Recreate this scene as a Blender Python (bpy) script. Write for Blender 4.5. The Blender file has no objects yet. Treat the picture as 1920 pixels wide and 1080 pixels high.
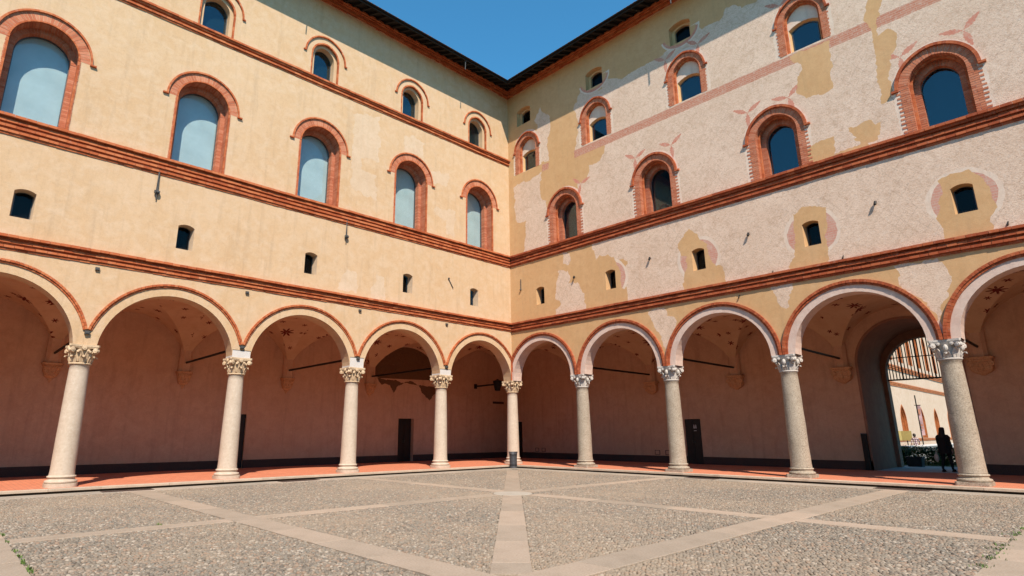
import bpy, bmesh, math, random
import numpy as np
from mathutils import Vector, Matrix, noise
from mathutils.geometry import delaunay_2d_cdt

random.seed(7)
SC = bpy.context.scene
COL = SC.collection
PI = math.pi
R = math.radians

# ------------------------------------------------------------------ camera
cam_d = bpy.data.cameras.new('camera')
cam = bpy.data.objects.new('camera', cam_d)
COL.objects.link(cam)
SC.camera = cam
YAW, PIT, ROLL = R(137.3777), R(14.1936), R(-0.1783)
F = Vector((math.cos(YAW)*math.cos(PIT), math.sin(YAW)*math.cos(PIT), math.sin(PIT)))
R0 = Vector((math.sin(YAW), -math.cos(YAW), 0))
U0 = R0.cross(F)
RX = R0*math.cos(ROLL) + U0*math.sin(ROLL)
UX = RX.cross(F)
cam.matrix_world = Matrix(((RX.x, UX.x, -F.x, 22.3984), (RX.y, UX.y, -F.y, -23.124), (RX.z, UX.z, -F.z, 1.5), (0, 0, 0, 1)))
cam_d.sensor_width = 36
cam_d.lens = 1088.18/1920*36
cam_d.shift_x = 63.61/1920
cam_d.clip_start = 0.05
cam_d.clip_end = 6000

# ------------------------------------------------------------------ world and sun
SUN_EL, SUN_AZ = R(48.0), R(30.3)          # azimuth measured from +x towards -y
sdir = Vector((math.cos(SUN_EL)*math.cos(SUN_AZ), -math.cos(SUN_EL)*math.sin(SUN_AZ), math.sin(SUN_EL)))
W = bpy.data.worlds.new('World')
SC.world = W
W.use_nodes = True
wt = W.node_tree
sky = wt.nodes.new('ShaderNodeTexSky')
sky.sky_type = 'NISHITA'
sky.sun_disc = False
sky.sun_elevation = SUN_EL
sky.sun_rotation = math.atan2(sdir.x, sdir.y)
sky.altitude = 200
sky.air_density = 1.0
sky.dust_density = 0.0
sky.ozone_density = 2.0
hs = wt.nodes.new('ShaderNodeMix')
hs.data_type = 'RGBA'
hs.blend_type = 'MULTIPLY'
hs.inputs[0].default_value = 1.0
hs.inputs[7].default_value = (0.38, 0.96, 1.07, 1)
wt.links.new(sky.outputs[0], hs.inputs[6])
wt.links.new(hs.outputs[2], wt.nodes['Background'].inputs[0])
wt.nodes['Background'].inputs[1].default_value = 0.145
sun_d = bpy.data.lights.new('sun', 'SUN')
sun_d.energy = 5.0
sun_d.angle = R(0.5)
sun_d.color = (1.0, 0.90, 0.77)
sun = bpy.data.objects.new('sun', sun_d)
COL.objects.link(sun)
sun.rotation_euler = (-sdir).to_track_quat('-Z', 'Y').to_euler()
sun.location = (40, -25, 45)
SC.view_settings.view_transform = 'Standard'
SC.view_settings.look = 'None'
SC.view_settings.exposure = 0.54
SC.view_settings.gamma = 1
SC.view_settings.use_curve_mapping = False
SC.render.engine = 'CYCLES'
SC.cycles.use_denoising = True
SC.cycles.max_bounces = 8
SC.cycles.diffuse_bounces = 5
SC.cycles.transparent_max_bounces = 12

# ------------------------------------------------------------------ materials
MATS = {}
ALB = 0.85       # overall reflectance level of the palette


class NT:
    def __init__(self, name):
        self.m = bpy.data.materials.new(name)
        self.m.use_nodes = True
        self.t = self.m.node_tree
        self.b = self.t.nodes['Principled BSDF']
        self.out = self.t.nodes['Material Output']
        MATS[name] = self.m
        self.tc = None

    def n(self, typ, **kw):
        nd = self.t.nodes.new(typ)
        for k, v in kw.items():
            setattr(nd, k, v)
        return nd

    def l(self, a, b):
        self.t.links.new(a, b)

    def setin(self, sock, v):
        if hasattr(v, 'is_output') or isinstance(v, bpy.types.NodeSocket):
            self.l(v, sock)
        else:
            sock.default_value = v

    def obj(self):
        if self.tc is None:
            self.tc = self.n('ShaderNodeTexCoord')
        return self.tc.outputs['Object']

    def uv(self):
        if self.tc is None:
            self.tc = self.n('ShaderNodeTexCoord')
        return self.tc.outputs['UV']

    def noise(self, scale, detail=4, rough=0.55, vec=None, dist=0.0, stretch=None):
        v = vec if vec is not None else self.obj()
        if stretch:
            mp = self.n('ShaderNodeMapping')
            mp.inputs['Scale'].default_value = stretch
            self.l(v, mp.inputs[0])
            v = mp.outputs[0]
        nd = self.n('ShaderNodeTexNoise')
        nd.inputs['Scale'].default_value = scale
        nd.inputs['Detail'].default_value = detail
        nd.inputs['Roughness'].default_value = rough
        nd.inputs['Distortion'].default_value = dist
        self.l(v, nd.inputs['Vector'])
        return nd.outputs[0]

    def math(self, op, a, b=0.0, c=None, clamp=False):
        nd = self.n('ShaderNodeMath', operation=op, use_clamp=clamp)
        self.setin(nd.inputs[0], a)
        self.setin(nd.inputs[1], b)
        if c is not None:
            self.setin(nd.inputs[2], c)
        return nd.outputs[0]

    def rng(self, v, a, b, c=0.0, d=1.0):
        nd = self.n('ShaderNodeMapRange')
        self.setin(nd.inputs[0], v)
        nd.inputs[1].default_value = a
        nd.inputs[2].default_value = b
        nd.inputs[3].default_value = c
        nd.inputs[4].default_value = d
        return nd.outputs[0]

    def mix(self, f, a, b, mode='MIX'):
        nd = self.n('ShaderNodeMix', data_type='RGBA', blend_type=mode)
        self.setin(nd.inputs[0], f)
        for s, v in ((nd.inputs[6], a), (nd.inputs[7], b)):
            if isinstance(v, tuple):
                s.default_value = (*v[:3], 1)
            else:
                self.l(v, s)
        return nd.outputs[2]

    def ramp(self, v, stops):
        nd = self.n('ShaderNodeValToRGB')
        e = nd.color_ramp.elements
        while len(e) < len(stops):
            e.new(0.5)
        for el, (p, c) in zip(e, stops):
            el.position = p
            el.color = (*c, 1)
        self.l(v, nd.inputs[0])
        return nd.outputs[0]

    def attr(self, name):
        nd = self.n('ShaderNodeAttribute')
        nd.attribute_name = name
        return nd.outputs['Fac']

    def objrand(self):
        return self.n('ShaderNodeObjectInfo').outputs['Random']

    def sep(self, v):
        nd = self.n('ShaderNodeSeparateXYZ')
        self.l(v, nd.inputs[0])
        return nd.outputs

    def fin(self, col, rough=0.85, bump=None, bs=0.3, bd=0.01, metal=0.0, spec=0.3):
        if isinstance(col, tuple):
            col = tuple(ALB*k for k in col)
        else:
            col = self.mix(1.0, col, (ALB, ALB, ALB), 'MULTIPLY')
        self.setin(self.b.inputs['Base Color'], (*col, 1) if isinstance(col, tuple) else col)
        self.setin(self.b.inputs['Roughness'], rough)
        self.b.inputs['Metallic'].default_value = metal
        self.b.inputs['Specular IOR Level'].default_value = spec
        if bump is not None:
            bn = self.n('ShaderNodeBump')
            bn.inputs['Strength'].default_value = bs
            bn.inputs['Distance'].default_value = bd
            self.l(bump, bn.inputs['Height'])
            self.l(bn.outputs[0], self.b.inputs['Normal'])
        return self.m


def plaster(name, c0, c1, c2, stain=(0.36, 0.25, 0.15), stain_amt=0.45):
    t = NT(name)
    big = t.noise(0.35, 5, 0.6)
    mid = t.noise(2.3, 6, 0.65, dist=0.6)
    fine = t.noise(38, 3, 0.6)
    streak = t.noise(1.0, 6, 0.65, stretch=(3.6, 3.6, 0.30))
    c = t.mix(t.rng(big, 0.35, 0.68), c0, c1)
    c = t.mix(t.rng(mid, 0.42, 0.68, 0, 0.85), c, c2)
    c = t.mix(t.rng(streak, 0.52, 0.80, 0, stain_amt), c, stain)
    blot = t.noise(6.5, 6, 0.75, dist=1.2)
    c = t.mix(t.rng(blot, 0.50, 0.72, 0, 0.30), c, tuple(0.66*x for x in c0))
    c = t.mix(t.rng(blot, 0.30, 0.46, 0.28, 0), c, tuple(min(1, 1.18*x) for x in c1))
    c = t.mix(t.rng(fine, 0.4, 0.75, 0, 0.22), c, tuple(0.5*x for x in c0))
    h = t.math('ADD', t.math('MULTIPLY', mid, 0.7), t.math('MULTIPLY', fine, 0.35))
    return t.fin(c, 0.92, h, 0.45, 0.02, spec=0.15)


plaster('plaster_left', (0.625, 0.415, 0.235), (0.67, 0.465, 0.285), (0.69, 0.505, 0.34))
plaster('plaster_right', (0.64, 0.385, 0.185), (0.69, 0.43, 0.225), (0.61, 0.355, 0.17), stain_amt=0.3)
plaster('plaster_pale', (0.66, 0.49, 0.335), (0.71, 0.54, 0.385), (0.62, 0.44, 0.285), stain=(0.5, 0.38, 0.28))
plaster('plaster_white', (0.80, 0.63, 0.50), (0.83, 0.67, 0.545), (0.72, 0.54, 0.415), stain=(0.4, 0.33, 0.28))
plaster('plaster_arcade', (0.63, 0.395, 0.26), (0.69, 0.44, 0.30), (0.57, 0.345, 0.23), stain=(0.26, 0.15, 0.11), stain_amt=0.4)
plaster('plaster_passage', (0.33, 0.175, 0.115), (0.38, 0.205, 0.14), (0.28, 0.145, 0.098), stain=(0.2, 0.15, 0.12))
plaster('plaster_far', (0.60, 0.45, 0.33), (0.65, 0.50, 0.38), (0.56, 0.40, 0.285), stain=(0.55, 0.40, 0.30))
plaster('archivolt_fresco', (0.72, 0.54, 0.45), (0.76, 0.59, 0.50), (0.64, 0.45, 0.37), stain=(0.44, 0.30, 0.27))


def fresco():
    t = NT('fresco')
    x, y, z = t.sep(t.obj())
    wob = t.noise(1.3, 3, 0.5)
    w = t.math('MULTIPLY', t.math('SUBTRACT', wob, 0.5), 0.25)
    a = t.math('ADD', t.math('ADD', x, t.math('MULTIPLY', z, 0.72)), w)
    b = t.math('ADD', t.math('SUBTRACT', x, t.math('MULTIPLY', z, 0.72)), w)
    per = 0.36

    def line(v):
        f = t.math('FRACT', t.math('DIVIDE', v, per))
        d = t.math('ABSOLUTE', t.math('SUBTRACT', f, 0.5))
        return t.rng(d, 0.0, 0.075, 1.0, 0.0)
    ln = t.math('MAXIMUM', line(a), line(b))
    wear = t.rng(t.noise(0.42, 5, 0.65), 0.42, 0.62)
    scr = t.rng(t.noise(9.0, 5, 0.7, dist=1.5), 0.36, 0.56)
    ln = t.math('MULTIPLY', t.math('MULTIPLY', ln, wear), t.math('MULTIPLY', scr, 0.40))
    big = t.noise(0.5, 5, 0.65)
    mid = t.noise(3.2, 6, 0.7, dist=1.0)
    scratch = t.noise(13.0, 6, 0.75, stretch=(1, 1, 2.0), dist=1.6)
    c = t.mix(t.rng(big, 0.35, 0.7), (0.82, 0.625, 0.485), (0.73, 0.535, 0.40))
    c = t.mix(t.rng(mid, 0.5, 0.78, 0, 0.8), c, (0.55, 0.385, 0.275))
    c = t.mix(t.rng(scratch, 0.49, 0.64, 0, 0.72), c, (0.40, 0.24, 0.16))
    c = t.mix(t.rng(t.noise(1.6, 6, 0.75, dist=1.5), 0.52, 0.70, 0, 0.55), c, (0.50, 0.33, 0.22))
    c = t.mix(t.rng(t.noise(5.0, 5, 0.7), 0.56, 0.72, 0, 0.6), c, (0.79, 0.65, 0.54))
    c = t.mix(ln, c, (0.26, 0.18, 0.14))
    h = t.math('ADD', t.noise(14, 5, 0.7), t.math('MULTIPLY', scratch, -0.6))
    t.fin(c, 0.93, h, 0.5, 0.02, spec=0.12)


fresco()


def brick(name, lo, mid_, hi, pale, mortar_amt=0.25):
    t = NT(name)
    r = t.attr('rnd')
    n1 = t.noise(9, 5, 0.65)
    n2 = t.noise(1.1, 4, 0.6)
    v = t.math('ADD', t.math('MULTIPLY', r, 0.55), t.math('MULTIPLY', n2, 0.45))
    c = t.ramp(v, [(0.1, lo), (0.45, mid_), (0.8, hi), (1.0, pale)])
    c = t.mix(t.rng(n1, 0.55, 0.75, 0, mortar_amt), c, (0.62, 0.47, 0.36))
    c = t.mix(t.rng(n1, 0.25, 0.42, 0.45, 0), c, tuple(0.45*k for k in lo))
    t.fin(c, 0.88, n1, 0.5, 0.01, spec=0.2)


brick('brick_orange', (0.33, 0.066, 0.022), (0.49, 0.128, 0.045), (0.58, 0.190, 0.075), (0.66, 0.36, 0.22))
brick('brick_pink', (0.40, 0.110, 0.055), (0.53, 0.180, 0.092), (0.59, 0.235, 0.135), (0.68, 0.40, 0.27), 0.45)
brick('brick_dark', (0.27, 0.052, 0.021), (0.41, 0.094, 0.036), (0.50, 0.140, 0.056), (0.62, 0.30, 0.17))


def mortar():
    t = NT('mortar')
    t.fin(t.mix(t.noise(12, 4), (0.42, 0.28, 0.19), (0.55, 0.40, 0.29)), 0.95)


mortar()


def painted(name, c0, c1, joints):
    t = NT(name)
    x, y, z = t.sep(t.obj())
    cv = t.n('ShaderNodeCombineXYZ')
    t.l(x, cv.inputs[0])
    t.l(z, cv.inputs[1])
    n1 = t.noise(3, 5, 0.7, dist=1.0)
    c = t.mix(t.rng(n1, 0.35, 0.65), c0, c1)
    if joints:
        bt = t.n('ShaderNodeTexBrick')
        bt.inputs['Scale'].default_value = 1
        bt.inputs['Brick Width'].default_value = 0.30
        bt.inputs['Row Height'].default_value = 0.088
        bt.inputs['Mortar Size'].default_value = 0.010
        bt.inputs['Color1'].default_value = (1, 1, 1, 1)
        bt.inputs['Color2'].default_value = (0.8, 0.8, 0.8, 1)
        bt.inputs['Mortar'].default_value = (0, 0, 0, 1)
        t.l(cv.outputs[0], bt.inputs[0])
        c = t.mix(t.math('MULTIPLY', bt.outputs['Fac'], 0.7), c, (0.58, 0.42, 0.33))
    c = t.mix(t.rng(t.noise(8, 5, 0.75), 0.52, 0.66, 0, 0.75), c, (0.62, 0.47, 0.38))
    t.fin(c, 0.93, n1, 0.3, 0.01, spec=0.1)


painted('paint_band', (0.50, 0.19, 0.115), (0.58, 0.27, 0.18), True)
painted('paint_red', (0.58, 0.215, 0.145), (0.64, 0.32, 0.23), False)
painted('paint_roundel', (0.58, 0.25, 0.18), (0.62, 0.36, 0.28), True)


def stone(name, a, b, c_, spk, scale=60, rough=0.75, pits=0.0, bs=0.25, objvar=0.0):
    t = NT(name)
    big = t.noise(2.2, 5, 0.6)
    sp = t.noise(scale, 4, 0.75)
    c = t.mix(t.rng(big, 0.35, 0.65), a, b)
    c = t.mix(t.rng(sp, 0.52, 0.66, 0, 0.8), c, c_)
    c = t.mix(t.rng(sp, 0.34, 0.46, 0.75, 0), c, spk)
    if pits:
        v = t.noise(13, 5, 0.8)
        c = t.mix(t.rng(v, 0.62, 0.72, 0, pits), c, tuple(0.4*k for k in spk))
    st = t.noise(1.2, 5, 0.65, stretch=(1, 1, 0.5))
    c = t.mix(t.rng(st, 0.55, 0.8, 0, 0.4), c, tuple(0.6*k for k in b))
    if objvar:
        r = t.objrand()
        c = t.mix(t.math('MULTIPLY', r, objvar), c, (0.50, 0.33, 0.24))
        hsv = t.n('ShaderNodeHueSaturation')
        t.l(t.rng(r, 0, 1, 0.9, 1.09), hsv.inputs['Value'])
        t.l(c, hsv.inputs['Color'])
        c = hsv.outputs[0]
    t.fin(c, rough, t.math('ADD', sp, t.math('MULTIPLY', t.noise(18, 5, 0.7), 0.8)), bs, 0.01, spec=0.15)


stone('marble', (0.60, 0.49, 0.385), (0.54, 0.43, 0.33), (0.64, 0.54, 0.44), (0.50, 0.395, 0.30), 11, 0.6, bs=0.12)
stone('granite', (0.43, 0.355, 0.275), (0.35, 0.285, 0.215), (0.58, 0.50, 0.405), (0.13, 0.105, 0.085), 27, 0.85, pits=0.7, bs=0.9)
stone('capital_cream', (0.66, 0.49, 0.32), (0.58, 0.41, 0.25), (0.70, 0.56, 0.41), (0.36, 0.25, 0.16), 22, 0.75, bs=0.35)
stone('capital_grey', (0.60, 0.55, 0.50), (0.52, 0.46, 0.41), (0.66, 0.62, 0.57), (0.30, 0.25, 0.22), 22, 0.75, bs=0.35)
stone('impost_white', (0.66, 0.61, 0.57), (0.60, 0.55, 0.51), (0.69, 0.645, 0.605), (0.55, 0.52, 0.50), 30, 0.7, bs=0.1)
stone('corbel_stone', (0.66, 0.37, 0.20), (0.54, 0.29, 0.15), (0.72, 0.45, 0.27), (0.24, 0.12, 0.07), 22, 0.85, bs=0.4)
stone('slab_granite', (0.41, 0.325, 0.25), (0.36, 0.285, 0.215), (0.48, 0.40, 0.32), (0.25, 0.19, 0.145), 34, 0.8, pits=0.25, bs=0.3, objvar=0.2)
stone('slab_grey', (0.42, 0.36, 0.29), (0.35, 0.30, 0.245), (0.49, 0.43, 0.36), (0.25, 0.21, 0.17), 34, 0.8, pits=0.3, bs=0.3, objvar=0.2)
stone('kerb_stone', (0.56, 0.44, 0.335), (0.49, 0.375, 0.28), (0.62, 0.51, 0.405), (0.2, 0.17, 0.14), 70, 0.85, pits=0.3, bs=0.4, objvar=0.2)
stone('dado_stone', (0.085, 0.055, 0.046), (0.07, 0.046, 0.04), (0.11, 0.075, 0.062), (0.04, 0.028, 0.024), 40, 0.95)
stone('disc_stone', (0.46, 0.40, 0.33), (0.41, 0.355, 0.29), (0.52, 0.465, 0.40), (0.36, 0.31, 0.26), 60, 0.75)


def pebble_mat():
    t = NT('pebble')
    r = t.objrand()
    c = t.ramp(r, [(0.0, (0.105, 0.086, 0.070)), (0.16, (0.170, 0.140, 0.112)), (0.36, (0.225, 0.180, 0.138)), (0.52, (0.195, 0.178, 0.150)),
                   (0.66, (0.27, 0.205, 0.150)), (0.78, (0.27, 0.168, 0.115)), (0.88, (0.29, 0.232, 0.178)), (0.97, (0.40, 0.335, 0.27))])
    n1 = t.noise(30, 4, 0.6)
    c = t.mix(t.rng(n1, 0.35, 0.7, 0, 0.35), c, (0.30, 0.25, 0.185))
    # broad dusty zones laid over the court
    g = t.n('ShaderNodeNewGeometry')
    dz = t.noise(0.22, 4, 0.6, vec=g.outputs['Position'])
    c = t.mix(t.rng(dz, 0.42, 0.66, 0, 0.40), c, (0.37, 0.275, 0.19))
    t.fin(c, 0.7, n1, 0.3, 0.004, spec=0.35)


pebble_mat()


def simple(name, col, rough=0.6, metal=0.0, var=0.25, scale=8, spec=0.4, bs=0.15):
    t = NT(name)
    n1 = t.noise(scale, 4, 0.6)
    c = t.mix(t.rng(n1, 0.3, 0.7), tuple(k*(1-var) for k in col), tuple(min(1, k*(1+var)) for k in col))
    t.fin(c, rough, n1, bs, 0.005, metal=metal, spec=spec)


simple('pebble_bed', (0.20, 0.175, 0.14), 0.95, scale=20)
simple('far_ground', (0.30, 0.26, 0.21), 0.95, scale=0.6)
simple('yard_gravel', (0.34, 0.31, 0.27), 0.95, scale=3)
simple('yard_paving', (0.40, 0.38, 0.36), 0.85, scale=2)
simple('iron', (0.018, 0.016, 0.015), 0.55, 0.6)
simple('iron_grey', (0.10, 0.095, 0.09), 0.6, 0.5)
simple('rust_iron', (0.07, 0.04, 0.028), 0.8, 0.2)
simple('dark_wood', (0.012, 0.010, 0.009), 0.55, scale=5)
simple('rafter_wood', (0.016, 0.012, 0.009), 0.85, scale=4)
simple('board_wood', (0.022, 0.016, 0.012), 0.9, scale=3)
simple('window_metal', (0.10, 0.105, 0.11), 0.45, 0.3)
simple('blind_white', (0.66, 0.66, 0.65), 0.9, var=0.12, scale=1.1)
simple('room_dark', (0.010, 0.011, 0.013), 0.8)
simple('room_teal', (0.012, 0.045, 0.062), 0.6, var=0.1)
simple('room_slate', (0.030, 0.034, 0.038), 0.6, var=0.1)
simple('bin_metal', (0.11, 0.11, 0.12), 0.5, 0.4)
simple('white_plastic', (0.72, 0.72, 0.70), 0.5, var=0.05)
simple('sign_ochre', (0.42, 0.33, 0.12), 0.6, var=0.1)
simple('cloth_black', (0.010, 0.010, 0.012), 0.9, scale=30)
simple('hair_dark', (0.016, 0.010, 0.007), 0.6, scale=40)
simple('skin', (0.52, 0.31, 0.22), 0.55, var=0.06)
simple('bag_white', (0.62, 0.58, 0.52), 0.7, var=0.08)
simple('jeans', (0.05, 0.07, 0.13), 0.9, scale=40)
simple('terracotta_tile', (0.36, 0.15, 0.08), 0.9, scale=3, var=0.4)
simple('leaf', (0.055, 0.115, 0.025), 0.55, var=0.5, scale=3)
simple('weed', (0.10, 0.17, 0.03), 0.6, var=0.4, scale=6)
simple('lawn', (0.08, 0.15, 0.03), 0.9, var=0.3, scale=3)
simple('planter_black', (0.02, 0.02, 0.022), 0.5)
simple('timber_orange', (0.42, 0.13, 0.035), 0.8, var=0.3, scale=6)
simple('banner_cloth', (0.62, 0.42, 0.45), 0.9, var=0.1)
simple('riser_shaded', (0.09, 0.06, 0.04), 0.95, scale=5, spec=0.05)
simple('grate_metal', (0.11, 0.070, 0.055), 0.8, 0.3)
simple('hatch_metal', (0.30, 0.27, 0.24), 0.7, 0.2)


def checked():
    t = NT('checked_shirt')
    x, y, z = t.sep(t.obj())
    f = lambda v: t.math('GREATER_THAN', t.math('FRACT', t.math('MULTIPLY', v, 9.0)), 0.5)
    s = t.math('MULTIPLY', t.math('ADD', f(t.math('ADD', x, y)), f(z)), 0.5)
    t.fin(t.ramp(s, [(0, (0.7, 0.66, 0.62)), (0.5, (0.25, 0.12, 0.14)), (1, (0.03, 0.03, 0.06))]), 0.9)


checked()


def floor_mat():
    t = NT('terracotta_floor')
    bt = t.n('ShaderNodeTexBrick')
    bt.inputs['Scale'].default_value = 1
    bt.inputs['Brick Width'].default_value = 0.30
    bt.inputs['Row Height'].default_value = 0.15
    bt.inputs['Mortar Size'].default_value = 0.006
    bt.inputs['Color1'].default_value = (0.66, 0.235, 0.13, 1)
    bt.inputs['Color2'].default_value = (0.57, 0.19, 0.105, 1)
    bt.inputs['Mortar'].default_value = (0.34, 0.15, 0.10, 1)
    t.l(t.obj(), bt.inputs[0])
    n1 = t.noise(1.2, 5, 0.65)
    c = t.mix(t.rng(n1, 0.35, 0.7, 0, 0.45), bt.outputs[0], (0.66, 0.27, 0.16))
    c = t.mix(t.rng(t.noise(6, 5, 0.7), 0.55, 0.75, 0, 0.35), c, (0.30, 0.10, 0.06))
    t.fin(c, t.rng(n1, 0.3, 0.7, 0.8, 0.95), t.noise(25, 3), 0.25, 0.004, spec=0.06)


floor_mat()


def vault_mat():
    t = NT('vault_plaster')
    uv = t.uv()
    n1 = t.noise(0.9, 5, 0.6, vec=uv)
    c = t.mix(t.rng(n1, 0.35, 0.68), (0.58, 0.37, 0.225), (0.65, 0.45, 0.29))
    c = t.mix(t.rng(t.noise(4, 5, 0.7, vec=uv), 0.52, 0.75, 0, 0.5), c, (0.42, 0.25, 0.17))

    def stars(scale, rmax, points, seed):
        mp = t.n('ShaderNodeMapping')
        mp.inputs['Location'].default_value = (seed, seed*1.7, 0)
        t.l(uv, mp.inputs[0])
        vo = t.n('ShaderNodeTexVoronoi', voronoi_dimensions='2D')
        vo.inputs['Scale'].default_value = scale
        vo.inputs['Randomness'].default_value = 0.45
        t.l(mp.outputs[0], vo.inputs['Vector'])
        df = t.n('ShaderNodeVectorMath', operation='SUBTRACT')
        t.l(mp.outputs[0], df.inputs[0])
        t.l(vo.outputs['Position'], df.inputs[1])
        x, y, z = t.sep(df.outputs[0])
        ang = t.math('ARCTAN2', y, x)
        rr = t.math('SQRT', t.math('ADD', t.math('MULTIPLY', x, x), t.math('MULTIPLY', y, y)))
        cr, cg, cb = t.sep(vo.outputs['Color'])
        rad = t.math('MULTIPLY', t.rng(cr, 0, 1, 0.6, 1.0), rmax)
        lobe = t.math('MULTIPLY_ADD', t.math('COSINE', t.math('MULTIPLY', ang, float(points))), 0.32, 0.68)
        return t.math('LESS_THAN', rr, t.math('MULTIPLY', rad, lobe))
    s = t.math('MAXIMUM', stars(0.42, 0.44, 8, 3.1), stars(0.95, 0.19, 6, 11.7))
    s = t.math('MULTIPLY', s, t.rng(t.noise(7, 4, 0.7, vec=uv), 0.32, 0.46, 0.35, 1.0))
    c = t.mix(s, c, (0.15, 0.022, 0.016))
    t.fin(c, 0.93, n1, 0.2, 0.01, spec=0.1)


vault_mat()


def old_fresco():
    t = NT('old_fresco')
    n1 = t.noise(2.5, 6, 0.7, dist=1.5)
    n2 = t.noise(7, 5, 0.7, dist=2)
    c = t.ramp(n1, [(0.3, (0.09, 0.05, 0.03)), (0.48, (0.17, 0.09, 0.045)), (0.6, (0.13, 0.06, 0.03)), (0.75, (0.25, 0.15, 0.08))])
    c = t.mix(t.rng(n2, 0.5, 0.7, 0, 0.6), c, (0.10, 0.075, 0.06))
    t.fin(c, 0.9, n2, 0.4, 0.01, spec=0.15)


old_fresco()


def glass(name, tint, rough=0.02, base=0.045, edge=0.85):
    t = NT(name)
    t.t.nodes.remove(t.b)
    tr = t.n('ShaderNodeBsdfTransparent')
    tr.inputs[0].default_value = (*tint, 1)
    gl = t.n('ShaderNodeBsdfGlossy')
    gl.inputs['Roughness'].default_value = rough
    lw = t.n('ShaderNodeLayerWeight')
    lw.inputs['Blend'].default_value = 0.5
    fac = t.math('MULTIPLY_ADD', t.math('POWER', lw.outputs['Facing'], 4.0), edge, base)
    mx = t.n('ShaderNodeMixShader')
    t.l(fac, mx.inputs[0])
    t.l(tr.outputs[0], mx.inputs[1])
    t.l(gl.outputs[0], mx.inputs[2])
    t.l(mx.outputs[0], t.out.inputs[0])


glass('glass_clear', (0.86, 0.93, 0.94))
glass('glass_dark', (0.55, 0.72, 0.78), 0.04, 0.075)
glass('glass_black', (0.5, 0.5, 0.5), 0.15, 0.012, 0.2)


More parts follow.
